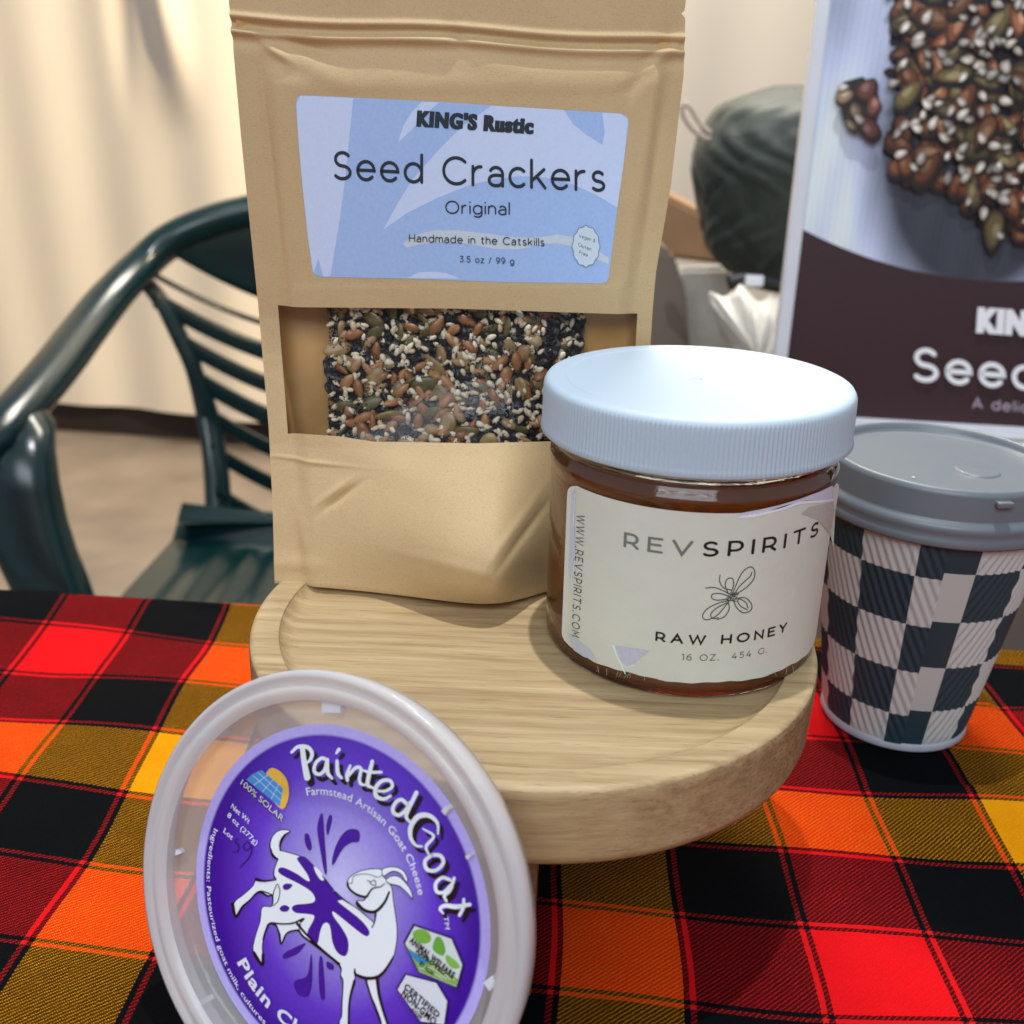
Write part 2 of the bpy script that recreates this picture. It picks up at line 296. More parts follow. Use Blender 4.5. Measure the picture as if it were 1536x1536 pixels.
# ------------------------------------------------------------------ flat prints: strokes and polygons laid on a surface
class Paint:
    def __init__(s, surf, step=6e-6, base=8e-5):
        s.surf = surf; s.v = []; s.f = []; s.c = []; s.lift = base; s.step = step
    def add(s, pts, faces, col):
        pts = np.asarray(pts, float); s.lift += s.step
        P = s.surf(pts[:, 0], pts[:, 1], s.lift); o = len(s.v); s.v += [tuple(p) for p in P]
        per = (np.ndim(col) == 2)
        for f in faces:
            s.f.append(tuple(o+int(i) for i in f))
            for i in f: s.c.append(tuple(col[i]) if per else tuple(col))
    def poly(s, pts, col, smooth=0, fine=0):
        if smooth: pts = spline(pts, smooth, True)
        tr = [tuple(t_) for t_ in tessellate_polygon([[Vector((p[0], p[1], 0)) for p in pts]])]
        if fine:
            pts = [tuple(map(float, p)) for p in pts]; cache = {}
            def mid(a, b):
                k = (min(a, b), max(a, b))
                if k not in cache: cache[k] = len(pts); pts.append(((pts[a][0]+pts[b][0])/2, (pts[a][1]+pts[b][1])/2))
                return cache[k]
            for _ in range(6):
                out = []; ch = False
                for a, b, c in tr:
                    if max(math.dist(pts[a], pts[b]), math.dist(pts[b], pts[c]), math.dist(pts[a], pts[c])) > fine:
                        x, y, z = mid(a, b), mid(b, c), mid(c, a); out += [(a, x, z), (x, b, y), (z, y, c), (x, y, z)]; ch = True
                    else: out.append((a, b, c))
                tr = out
                if not ch: break
        s.add(pts, tr, col)
    def stroke(s, pts, w, col, smooth=0, closed=False, cap=True, tr=None):
        pts = np.asarray(pts, float)
        if smooth: pts = spline(pts, smooth, closed)
        if closed: pts = np.vstack([pts, pts[:1]])
        keep = [0]+[i for i in range(1, len(pts)) if np.linalg.norm(pts[i]-pts[i-1]) > 1e-6]; 
        W = np.broadcast_to(np.asarray(w, float), (len(pts),)) if np.ndim(w) == 0 else np.interp(np.linspace(0, 1, len(pts)), np.linspace(0, 1, len(w)), w)
        pts = pts[keep]; W = W[keep]; n = len(pts)
        if n < 2: return
        d = np.diff(pts, axis=0); d /= np.linalg.norm(d, axis=1)[:, None]; L = []; Rr = []
        for i in range(n):
            a = d[i-1] if i > 0 else (d[-1] if closed else d[0]); b = d[i] if i < n-1 else (d[0] if closed else d[-1])
            m = a+b; m = m/np.linalg.norm(m) if np.linalg.norm(m) > 1e-6 else a
            k = 1/max(.45, abs(m@a)); nn = np.array([-m[1], m[0]])*k*W[i]/2; L.append(pts[i]+nn); Rr.append(pts[i]-nn)
        v = L+Rr; f = [(i, i+1, n+i+1, n+i) for i in range(n-1)]
        if cap and not closed:
            for (p, dd, i, sg) in ((pts[0], -d[0], 0, 1), (pts[-1], d[-1], n-1, -1)):
                a0 = math.atan2(dd[1], dd[0]); o = len(v); ring = [p+W[i]/2*np.array([math.cos(a0+q), math.sin(a0+q)]) for q in np.linspace(-math.pi/2, math.pi/2, 6)]
                v += ring; f.append(tuple(range(o, o+6)))
        v = np.array(v)
        if tr is not None: v = tr(v)
        s.add(v, f, col)
    def disc(s, c, r, col, ry=None, n=20, rot=0):
        th = np.linspace(0, 2*np.pi, n, endpoint=False); ry = r if ry is None else ry; x = r*np.cos(th); y = ry*np.sin(th)
        s.add(np.stack([c[0]+x*math.cos(rot)-y*math.sin(rot), c[1]+x*math.sin(rot)+y*math.cos(rot)], 1), [tuple(range(n))], col)
    def build(s, name, mat, parent=None):
        me = mesh(s.v, s.f); ca = me.color_attributes.new('col', 'FLOAT_COLOR', 'CORNER')
        ca.data.foreach_set('color', np.hstack([np.array(s.c, np.float32), np.ones((len(s.c), 1), np.float32)]).ravel())
        return link(name, me, mat, parent, smooth=False)
def A(cx, cy, rx, ry, a0, a1, n=None):
    n = n or max(4, int(abs(a1-a0)/14)); a = np.radians(np.linspace(a0, a1, n)); return [(cx+rx*math.cos(q), cy+ry*math.sin(q)) for q in a]
X = .7
def font():
    g = {}
    g['A'] = (.84, [[(0, 0), (.42, 1), (.84, 0)], [(.15, .33), (.69, .33)]])
    g['C'] = (.88, [A(.5, .5, .5, .5, 45, 315)]); g['E'] = (.6, [[(.6, 1), (0, 1), (0, 0), (.62, 0)], [(0, .52), (.54, .52)]])
    g['D'] = (.82, [[(0, 0), (0, 1), (.32, 1)]+A(.32, .5, .5, .5, 90, -90)+[(0, 0)]])
    g['G'] = (.92, [A(.5, .5, .5, .5, 45, 325)+[(.91, .22), (.91, .5)]]); g['H'] = (.74, [[(0, 0), (0, 1)], [(.74, 0), (.74, 1)], [(0, .5), (.74, .5)]])
    g['F'] = (.58, [[(.58, 1), (0, 1), (0, 0)], [(0, .5), (.52, .5)]]); g['L'] = (.56, [[(0, 1), (0, 0), (.56, 0)]])
    g['I'] = (0, [[(0, 0), (0, 1)]]); g['K'] = (.72, [[(0, 0), (0, 1)], [(.68, 1), (0, .33)], [(.25, .56), (.72, 0)]])
    g['M'] = (.86, [[(0, 0), (0, 1), (.43, .3), (.86, 1), (.86, 0)]]); g['N'] = (.74, [[(0, 0), (0, 1), (.74, 0), (.74, 1)]])
    g['O'] = (1.0, [A(.5, .5, .5, .5, 0, 360)]); P = [(0, 0), (0, 1), (.33, 1)]+A(.33, .67, .3, .33, 90, -90)+[(0, .34)]
    g['P'] = (.62, [P]); g['R'] = (.66, [P, [(.36, .34), (.66, 0)]])
    S = A(.34, .745, .28, .255, 35, 268)+A(.33, .245, .32, .245, 88, -145); g['S'] = (.66, [S]); g['T'] = (.76, [[(0, 1), (.76, 1)], [(.38, 1), (.38, 0)]])
    g['V'] = (.84, [[(0, 1), (.42, 0), (.84, 1)]]); g['W'] = (1.24, [[(0, 1), (.31, 0), (.62, 1), (.93, 0), (1.24, 1)]]); g['Y'] = (.74, [[(0, 1), (.37, .45), (.74, 1)], [(.37, .45), (.37, 0)]])
    g['Z'] = (.68, [[(0, 1), (.66, 1), (0, 0), (.68, 0)]])
    o = A(.33, .35, .33, .35, 0, 360)
    g['a'] = (.54, [A(.28, .44, .26, .26, 150, 0)+[(.54, 0)], [(.54, .4), (.25, .4)]+A(.25, .2, .25, .2, 90, 270)+A(.3, .2, .24, .2, 270, 340)])
    g['c'] = (.58, [A(.33, .35, .33, .35, 45, 315)]); g['d'] = (.66, [o, [(.66, 1.04), (.66, 0)]]); g['e'] = (.66, [[(.02, .36), (.66, .36)]+A(.33, .35, .33, .35, 2, 318)])
    g['b'] = (.66, [o, [(0, 1.04), (0, 0)]]); g['g'] = (.66, [o, [(.66, .7), (.66, 0)]+A(.34, -.02, .32, .24, 0, -150)])
    arch = [(0, .38)]+A(.27, .4, .27, .3, 175, 0)+[(.54, 0)]
    g['h'] = (.54, [[(0, 0), (0, 1.04)], arch]); g['n'] = (.54, [[(0, 0), (0, .7)], arch]); g['i'] = (0, [[(0, 0), (0, .7)], [(0, .90), (0, 1.02)]])
    g['m'] = (.94, [[(0, 0), (0, .7)], [(0, .42)]+A(.235, .45, .235, .25, 175, 0)+[(.47, 0)], [(.47, .42)]+A(.705, .45, .235, .25, 175, 0)+[(.94, 0)]])
    g['k'] = (.54, [[(0, 0), (0, 1.04)], [(.5, .7), (0, .24)], [(.2, .42), (.54, 0)]]); g['l'] = (0, [[(0, 0), (0, 1.04)]]); g['o'] = (.66, [o])
    g['r'] = (.36, [[(0, 0), (0, .7)], [(0, .36)]+A(.3, .38, .3, .32, 175, 85)]); g['s'] = (.46, [[(x*.72, y*.7) for x, y in S]])
    g['t'] = (.4, [[(.16, .92), (.16, .18)]+A(.34, .18, .18, .18, 180, 290), [(0, .7), (.38, .7)]]); g['u'] = (.54, [[(0, .7)]+A(.27, .3, .27, .3, 180, 360), [(.54, .7), (.54, 0)]])
    g['z'] = (.5, [[(0, .7), (.5, .7), (0, 0), (.52, 0)]]); g['v'] = (.56, [[(0, .7), (.28, 0), (.56, .7)]])
    g['0'] = (.7, [A(.35, .5, .35, .5, 0, 360)]); g['1'] = (.22, [[(0, .94), (.22, 1), (.22, 0)]]); g['3'] = (.58, [[(.02, 1), (.55, 1), (.25, .6)]+A(.27, .3, .3, .3, 90, -145)])
    g['4'] = (.7, [[(.42, 1), (0, .26), (.7, .26)], [(.5, .52), (.5, 0)]]); g['5'] = (.6, [[(.56, 1), (.1, 1), (.05, .58)]+A(.27, .31, .31, .31, 80, -145)])
    g['6'] = (.62, [A(.31, .31, .31, .31, 0, 360), A(.5, .34, .5, .66, 185, 88)]); g['9'] = (.62, [A(.31, .69, .31, .31, 0, 360), A(.12, .66, .5, .66, 5, -92)])
    g['.'] = (.02, [[(-.03, .03), (.05, .03)], [(-.03, .0), (.05, .0)]]); g['/'] = (.36, [[(0, -.1), (.36, 1.05)]]); g["'"] = (.04, [[(.03, 1.05), (0, .78)]]); g['-'] = (.36, [[(0, .38), (.36, .38)]])
    g['&'] = (.66, [[(.66, 0), (.18, .62)]+A(.3, .78, .17, .2, 220, -40)+[(.12, .42)]+A(.26, .24, .24, .24, 130, 300)+[(.64, .42)]]); g[' '] = (.3, [])
    return g
FONT = font()
def layout(txt, wt, track):
    x = 0; out = []
    for ch in txt:
        if ch == ' ': x += .42+track; continue
        a, st = FONT[ch]
        for s_ in st: out.append([(x+wt/2+px_, wt/2+py_*(1-wt)) for px_, py_ in s_])
        x += a+wt+track
    return out, x-track
def text_px(P, txt, p0, p1, h, wt=.13, track=.16, col=(0, 0, 0), upv=None, bow=0.0, cap=False, cols=None):
    """lettering from pixel p0 to p1 (ends of the base line), cap height h px"""
    p0 = np.array(p0, float); p1 = np.array(p1, float); st, wd = layout(txt, wt, track); d = (p1-p0); L = np.linalg.norm(d)
    u = np.array(upv, float) if upv is not None else np.array([d[1], -d[0]])/L; u = u/np.linalg.norm(u)
    def tr(v):
        v = np.asarray(v); q = v[:, :1]/wd
        return p0+q*d+v[:, 1:2]*h*u-(bow*4*q*(1-q))*u
    for s_ in st: P.stroke(s_, wt, col, cap=cap, tr=tr)
def bfont(txt, bold=0.0):
    cu_ = bpy.data.curves.new('t', 'FONT'); cu_.body = txt; cu_.offset = bold; cu_.space_character = 1+bold*3.2; cu_.resolution_u = 4; o = bpy.data.objects.new('t', cu_); sc.collection.objects.link(o)
    me = bpy.data.meshes.new_from_object(o.evaluated_get(bpy.context.evaluated_depsgraph_get()))
    v = np.array([tuple(q.co)[:2] for q in me.vertices]); f = [tuple(p.vertices) for p in me.polygons]
    bpy.data.objects.remove(o); bpy.data.curves.remove(cu_); bpy.data.meshes.remove(me); return v, f
def btext(P, txt, tr, h, width, col, bold=0.0):     # built-in face, tr maps (x along, y up) in units of the cap height after scaling
    v, f = bfont(txt, bold); v = v/.72; v[:, 0] -= v[:, 0].min(); wd = v[:, 0].max(); v[:, 0] *= width/(wd); v[:, 1] *= h; P.add(tr(v), f, col)
def bpx(P, txt, p0, p1, h, col, bold=0.0):
    p0 = np.array(p0, float); p1 = np.array(p1, float); d = p1-p0; L = np.linalg.norm(d); d = d/L; u = np.array([d[1], -d[0]])
    btext(P, txt, lambda v: p0+v[:, :1]*d+v[:, 1:2]*u, h, L, col, bold)
# ================================================================== SETTING
ZT = -0.248                                             # table top (under the cloth) is at this height, the camera at 0
ZF = -1.0
fl = tag(link('floor', mesh([(-5, -2, ZF), (5, -2, ZF), (5, 6, ZF), (-5, 6, ZF)], [(0, 1, 2, 3)]), M['floor'], smooth=False), kind='structure')
bw = tag(link('back_wall', mesh([(-4, 3.25, ZF), (4, 2.45, ZF), (4, 2.45, 1.6), (-4, 3.25, 1.6)], [(0, 1, 2, 3)]), M['wall'], smooth=False), kind='structure')
# curtain with soft folds, a little in front of the wall, ending above the floor
nu, nv = 520, 70
X_ = np.linspace(-3.2, 3.0, nu); Z_ = np.linspace(-0.905, 1.55, nv); P = np.zeros((nv, nu, 3))
for j, z in enumerate(Z_):
    k = (z+0.905)/2.455
    y = 2.79-0.105*X_ + 0.013*np.sin(X_*11+1.1+.8*np.sin(X_*2.3)+.35*k) + 0.020*np.sin(X_*5.3+2.4+.5*k) + 0.006*np.sin(X_*27+3*k)
    y = y - 0.055*np.exp(-((X_+0.93-0.07*np.sin(k*6))/0.045)**2)*sstep(.30, .42, k) + .03*np.exp(-((X_+1.02)/.03)**2)*sstep(.3, .45, k)
    P[j, :, 0] = X_; P[j, :, 1] = y; P[j, :, 2] = z
cur = link('curtain', grid(P), M['curtain']); tag(cur, 'cream curtain hanging in soft folds behind the green chair', 'curtain')
# table and cloth
def edge_y(x): return 0.476-0.045*x
tb = thing('folding_table', 'folding table hidden under the plaid tablecloth', 'table', (0.05, 0.1, ZF))
tv = [(-.68, -.35), (.72, -.35), (.72, edge_y(.72)-.012), (-.68, edge_y(-.68)-.012)]
vv = [(x, y, ZT-.004) for x, y in tv]+[(x, y, ZT-.034) for x, y in tv]
link('tabletop', mesh(vv, [(0, 1, 2, 3), (7, 6, 5, 4), (0, 4, 5, 1), (1, 5, 6, 2), (2, 6, 7, 3), (3, 7, 4, 0)]), M['tabletop'], tb, False)
for x, y in ((-.6, -.28), (.64, -.28), (.64, .38), (-.6, .42)): link('leg', tube([(x, y, ZT-.034), (x, y, ZF)], .014, 12), M['frame'], tb)
nu, nv = 460, 330
xs = np.linspace(-.72, .76, nu); q = np.linspace(0, 1, nv); P = np.zeros((nv, nu, 3)); UVc = np.zeros((nv, nu, 2))
# arc length down the sheet: flat part, rounded far edge, drop
for j in range(nv):
    s_ = -0.30 + q[j]*(1.02)                              # metres along the sheet, 0.476 is the far edge
    e = edge_y(xs); d = s_-(e-.008); yy = np.where(d < 0, s_, 0); rad = .010
    a = np.clip(d/rad, 0, math.pi/2)
    yflat = np.minimum(s_, e-.008); yy = yflat+np.where(d > 0, rad*np.sin(a), 0); drop = np.where(d > 0, rad*(1-np.cos(a)), 0)+np.maximum(0, d-rad*math.pi/2)
    wav = .0024*np.sin(xs*38+s_*9)*np.sin(s_*31+xs*7)+.0016*np.sin(xs*17-s_*44+1)
    wav = wav*sstep(.05, .2, np.hypot(xs-.0085, (s_-.316)*1.0)+.0)*.9
    wav = np.where((np.abs(xs-.167) < .05) & (abs(s_-.397) < .05), wav*.2, wav)
    yy = yy+np.where(d > .02, .012*np.sin(xs*23)+.006*np.sin(xs*51+1), 0)*sstep(.02, .2, d)
    P[j, :, 0] = xs; P[j, :, 1] = yy; P[j, :, 2] = ZT-drop+np.maximum(wav, -.0030)*np.where(d > 0, 0, 1)+.0002
    x_, y_ = xs, s_
    yq = np.clip(y_, .12, .5); xq = np.clip(x_, -.3, .3)
    u = 7.084+25.256*x_-3.265*y_+.232*xq**2-.651*xq*yq+4.278*yq**2
    v = 12.948-1.011*x_-30.24*y_+1.069*xq**2-3.113*xq*yq+5.051*yq**2
    UVc[j, :, 0] = u + .012*np.sin(s_*40+xs*9)+.010*np.sin(s_*90+xs*20); UVc[j, :, 1] = v + .016*np.sin(xs*34+2)+.010*np.sin(xs*71+s_*20)
me = grid(P); set_uv(me, UVc.reshape(-1, 2)+40.0)
tag(link('plaid_tablecloth', me, M['plaid']), 'red, orange, amber and black plaid woven cloth covering the table', 'tablecloth')
# ================================================================== ROUND WOODEN BOARD ON A FOOT
BC = np.array([.0085, .316]); BT = -.166
bd = thing('wooden_display_stand', 'round pale wood riser with recessed top holding the pouch and honey jar', 'display stand', (BC[0], BC[1], ZT))
prof = [(0, -.0034), (.0762, -.0034), (.0786, -.0032), (.0804, -.0026), (.0816, -.0018), (.0825, -.0009), (.0828, -.0003), (.08295, 0), (.0905, 0), (.0916, -.0004), (.0921, -.0014), (.0923, -.004), (.0919, -.0218), (.0912, -.0240), (.0895, -.0247), (0, -.0247)]
board = link('board', lathe(prof, (BC[0], BC[1], BT), 160), M['board'], bd); board.rotation_euler = (0, 0, 0)
import bmesh
bm = bmesh.new(); bm.from_mesh(box((-.056, .236, ZT-.002), (.0112, .352, BT-.0248), 0, .002)); me = bpy.data.meshes.new('f'); bm.to_mesh(me); bm.free()
link('foot', me, M['leg_wood'], bd, False)
# ================================================================== KRAFT POUCH
def bagY(x, z):
    y = np.interp(z, [-.18, -.166, -.12, -.078, .05], [.3365, .337, .352, .362, .3668])+.1*(x+.09)
    wz = np.exp(-((z+.146)/.026)**2); sx_ = np.where(x > -.006, .0165, .036)
    y = y-.036*np.exp(-((x+.006)/sx_)**2)*wz*.9 + 13*np.maximum(0, x-.012)**2*(1-sstep(-.13, -.075, z))
    return y
def bag_hit(px, py, lift=0.0, bump=None):
    px = np.asarray(px, float); py = np.asarray(py, float); d = ray(px, py); y = np.full(px.shape, .36)
    for _ in range(30):
        p = d*(y/d[..., 1])[..., None]; y = .5*y+.5*bagY(p[..., 0], p[..., 2])
    p = d*(y/d[..., 1])[..., None]; p = p.copy(); p[..., 1] -= lift
    if bump is not None: p[..., 1] -= bump(px, py)
    return p
def Lx(y): return np.interp(y, [-80, 0, 75, 200, 300, 455, 640, 760, 875], [337, 343, 350, 361, 371, 387, 403, 409, 412])
def Rx(y): return np.interp(y, [-80, 0, 16, 20, 27, 108, 281, 408, 464, 640, 760, 875], [1036, 1029, 1027, 1022, 1028, 1026, 1006, 984, 979, 968, 962, 958])
def wrinkle(px, py):
    il = Lx(py)+np.interp(py, [0, 460, 880], [52, 44, 50]); ir = Rx(py)-np.interp(py, [0, 460, 880], [24, 40, 40])
    h = .0022*sstep(-14, 16, px-il)*sstep(-14, 16, ir-px)*sstep(70, 130, py)         # flat side seals, body raised
    def ridge(y0, k, wd): return np.exp(-((py-(y0+k*(px-343)+3*np.sin(px/60)))/wd)**2)
    h = h+.0011*ridge(24, .052, 5)+.0014*ridge(47, .050, 6)-.0010*ridge(36, .05, 7)-.0007*ridge(62, .052, 9)   # zip closure
    def dent(cx, cy, ang, la, wa, a):
        c, s_ = math.cos(ang), math.sin(ang); u = (px-cx)*c+(py-cy)*s_; v = -(px-cx)*s_+(py-cy)*c
        return a*np.exp(-(u/la)**2)*np.exp(-(v/wa)**2)
    for a in [(440, 62, .35, 60, 10, -.0016), (415, 78, .6, 26, 7, .0015), (455, 90, .5, 60, 16, .0010), (690, 60, .9, 26, 10, -.0008), (700, 80, .3, 80, 20, .0008), (985, 90, 2.5, 40, 9, .0012), (960, 110, 2.2, 70, 12, -.0009),
              (515, 742, 2.5, 30, 5, -.0012), (503, 733, 2.5, 30, 5, .0007), (470, 690, .1, 60, 3, .0005), (785, 800, 2.2, 60, 6, -.0011), (772, 788, 2.2, 60, 7, .0009), (700, 850, .25, 90, 9, .0006), (455, 800, 1.4, 50, 10, .0008), (980, 250, 1.7, 120, 8, -.0008), (410, 260, 1.45, 150, 5, -.0006), (600, 700, .4, 120, 25, .0008), (445, 845, 0, 40, 12, .0006)]: h = h+dent(*a)
    lab = sstep(436, 452, px)*sstep(950, 935, px)*sstep(132, 146, py)*sstep(432, 420, py)
    return np.where(h > 0, h, h)*1.0*(1-lab)+.0020*lab
def panel(name, ytop, ybot, nu, nv, mat, parent, x0=0, x1=1, lift=0.0):
    P = np.zeros((nv, nu, 3)); a = np.linspace(x0, x1, nu)
    for j in range(nv):
        b = j/(nv-1); yc = ytop(a)*(1-b)+ybot(a)*b; xx = Lx(yc)*(1-a)+Rx(yc)*a; P[j] = bag_hit(xx, yc, lift, wrinkle)
    me = grid(P[::-1]); o = link(name, me, mat, parent); return o
bag = thing('kraft_pouch', 'tall brown kraft paper pouch with clear window and pale blue label on the wooden stand', 'food pouch', (-.02, .36, -.1694))
y0 = lambda a: np.interp(a, [0, 1], [-78, -50]); yw0 = lambda a: np.interp(a, [0, .12, .5, 1], [457, 459, 461, 471])
yw1 = lambda a: np.interp(a, [0, .1, .19, .28, .55, .75, 1], [653, 648, 651, 659, 662, 659, 662]); yb = lambda a: np.interp(a, [0, .09, .24, .38, .53, .61, .67, .74, .83, 1], [875, 875, 882, 891, 901, 902, 896, 884, 868, 850])
def ybs(a): return sum(yb(np.clip(a+o_, 0, 1)) for o_ in (-.04, -.02, 0, .02, .04))/5
up_ = panel('upper_panel', y0, yw0, 320, 260, M['kraft'], bag)
lo_ = panel('lower_panel', yw1, ybs, 320, 130, M['kraft'], bag)
panel('side_seal', yw0, yw1, 14, 60, M['kraft'], bag, 0, .050); panel('side_seal', yw0, yw1, 14, 60, M['kraft'], bag, .962, 1)
panel('window_film', yw0, yw1, 120, 60, M['film'], bag, .050, .962, -.0004)
# back sheet with side gussets and base fold
nb, na = 60, 60; P = np.zeros((nb, na+8, 3))
for j in range(nb):
    b = j/(nb-1); yc = -70+b*945; zz = bag_hit(np.array([float(Lx(yc)), float(Rx(yc))]), np.array([yc, yc+20*b]), 0, wrinkle); l, r = zz; l = l+np.array([.0016, .0006, 0]); r = r-np.array([.0020, -.0006, 0])
    dep = .002+.013*sstep(.25, .55, b)+.012*sstep(.7, 1, b); bk_l = l+np.array([.003+.004*b, dep, 0]); bk_r = r+np.array([-.003-.004*b, dep*.5, 0])
    row = [l+(bk_l-l)*k for k in np.linspace(0.01, 1, 5)][:-1]+[bk_l*(1-k)+bk_r*k+np.array([0, .004*math.sin(math.pi*k)+.0015*math.sin(k*9+b*7), 0]) for k in np.linspace(0, 1, na)]+[bk_r+(r-bk_r)*k for k in np.linspace(0, .99, 5)][1:]
    P[j] = np.array(row)
P[..., 2] = np.maximum(P[..., 2], -.1655)
link('back_panel', grid(P), M['kraft_in'], bag)
a = np.linspace(0, 1, 80); fr_ = np.zeros((80, 3)); yy = ybs(a); fr_ = bag_hit(Lx(yy)*(1-a)+Rx(yy)*a, yy, 0, wrinkle)
bk = np.stack([np.interp(a, [0, 1], [-.078, .045]), .372+.01*a, np.full(80, -.1685)], 1); mid = .45*fr_+.55*bk; mid[:, 2] = -.1688; mid[:, 1] = np.maximum(mid[:, 1], fr_[:, 1]+.012)
mid[0, 2] = mid[-1, 2] = -.165; mid[:6, 2] = -.1655; mid[:6, 1] = fr_[:6, 1]+.004
P = np.stack([fr_*np.array([1, 1, 1])+np.array([0, .0004, 0]), mid, bk], 0); P[2, :6, 2] = -.1655
link('base_gusset', grid(P), M['kraft_in'], bag)
# ---- label on the pouch
SR = .46875
Z1 = lambda pts: [(330+x*SR, y*SR) for x, y in pts]
lab_surf = lambda px, py, l: bag_hit(px, py, .0021+l)
P1 = Paint(lab_surf, 8e-6, 1e-5)
BL, LT, CR = lin(166, 194, 238), lin(206, 220, 249), lin(205, 214, 224)
corn = Z1([(275, 304), (700, 325), (1000, 345), (1280, 362), (1300, 372), (1306, 395), (1290, 520), (1268, 680), (1250, 820), (1243, 885), (1236, 898), (1222, 903), (900, 899), (600, 888), (330, 883), (312, 878), (300, 866), (285, 760), (268, 600), (254, 440), (247, 335), (250, 314), (258, 306)])
# label base as a fine sheet so it follows the pouch
P1.poly(corn, BL)
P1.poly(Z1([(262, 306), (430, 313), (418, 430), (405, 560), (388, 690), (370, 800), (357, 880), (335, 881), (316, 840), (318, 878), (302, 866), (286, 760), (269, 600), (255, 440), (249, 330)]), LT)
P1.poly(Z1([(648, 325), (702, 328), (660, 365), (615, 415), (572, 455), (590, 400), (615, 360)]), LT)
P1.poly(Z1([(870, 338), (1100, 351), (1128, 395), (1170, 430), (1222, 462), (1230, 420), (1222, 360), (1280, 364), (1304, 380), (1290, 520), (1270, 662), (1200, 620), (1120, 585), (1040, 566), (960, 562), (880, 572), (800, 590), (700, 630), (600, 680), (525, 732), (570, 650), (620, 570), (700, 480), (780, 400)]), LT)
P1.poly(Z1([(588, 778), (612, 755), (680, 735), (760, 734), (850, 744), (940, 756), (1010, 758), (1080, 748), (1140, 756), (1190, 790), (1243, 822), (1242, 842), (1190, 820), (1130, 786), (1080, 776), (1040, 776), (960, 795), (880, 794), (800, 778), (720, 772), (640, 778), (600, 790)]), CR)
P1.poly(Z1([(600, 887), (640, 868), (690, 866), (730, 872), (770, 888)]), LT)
P1.poly(Z1([(305, 866), (318, 824), (330, 866), (332, 879), (310, 874)]), BL)
o = P1.build('label', paint_mat('label_print', .38, .03), bag); lab1 = o
NAVY = lin(26, 38, 50)
T1 = Paint(lab_surf, 2e-6, 2.2e-4)
for ox in (-1.1, -.4, .4, 1.1): bpx(T1, "KING'S Rustic", (626.5+ox, 188), (799+ox, 199.5), 22.5, NAVY, .045)
text_px(T1, "Seed Crackers", (500.5, 269), (907, 287.5), 44, .115, .17, NAVY, upv=(.0, -1), cap=True)
text_px(T1, "Original", (668.5, 319.5), (765, 322), 20, .105, .16, NAVY, upv=(.0, -1))
text_px(T1, "Handmade in the Catskills", (614.5, 361.5), (816.5, 368), 12.2, .12, .17, NAVY, upv=(.0, -1))
text_px(T1, "3.5 oz / 99 g", (690, 391.5), (771.5, 395), 9.6, .12, .2, NAVY, upv=(.0, -1))
c0 = Z1([(1170, 785)])[0]; th = np.linspace(0, 2*np.pi, 97)[:-1]; rr = 1+.035*np.cos(th*12)
ring = [(c0[0]+20*r*math.cos(q_), c0[1]+30*r*math.sin(q_)) for q_, r in zip(th, rr)]
T1.poly(ring, lin(208, 222, 232)); T1.stroke(ring, .9, lin(70, 120, 125), closed=True)
text_px(T1, "Vegen &", (867.5, 354.5), (892, 362.5), 5.6, .12, .16, NAVY, upv=(.1, -1)); text_px(T1, "Gluten", (866.5, 367.5), (886, 375.5), 5.6, .12, .16, NAVY, upv=(.1, -1)); text_px(T1, "Free", (868.5, 379), (881, 384), 5.6, .12, .16, NAVY, upv=(.1, -1))
T1.build('lettering', M['print'], lab1)
# ---- seed crackers inside the pouch
def seedmesh(a, b, c, tip=.35, n=8, m=5):
    v = []; 
    for j in range(m):
        ph = math.pi*(j+.0)/(m-1); x = -math.cos(ph); r = math.sin(ph)*(1-tip*x*.6) if 0 < j < m-1 else 0
        for i in range(n): q_ = 2*math.pi*i/n; v.append((a*x, b*r*math.cos(q_), c*r*math.sin(q_)))
    return mesh(v, grid_faces(n, m, True))
def seedmat(name, stops, rough=.45, coat=0.2):
    t = NT(name); oi = t.n('ShaderNodeObjectInfo'); t.set(col=t.mix(.35, t.ramp(oi.outputs['Random'], stops), t.ramp(t.noise(t.coord(), 500, 3), [(.3, (.08, .05, .03)), (.7, (.85, .8, .7))]), 'SOFT_LIGHT'), rough=rough, coat=coat, coatr=.3)
    t.bump(t.noise(t.coord('Object', (1, 4, 4)), 500, 3), .3, .0003); return t.m
sm_p = seedmat('pumpkin_seed_skin', [(0, (.10, .09, .035)), (.5, (.17, .14, .06)), (1, (.36, .24, .10))]); sm_s = seedmat('sunflower_seed_skin', [(0, (.26, .105, .04)), (.5, (.42, .20, .085)), (1, (.36, .24, .12))]); sm_w = seedmat('sesame_skin', [(0, (.72, .62, .44)), (.6, (.85, .78, .62)), (1, (.60, .45, .26))]); sm_w2 = simple('sesame_seed_skin', (.72, .62, .45), .5, .25, 300, 0); sm_b = simple('poppy_seed', (.024, .021, .022), .4, .3, 800, 0)
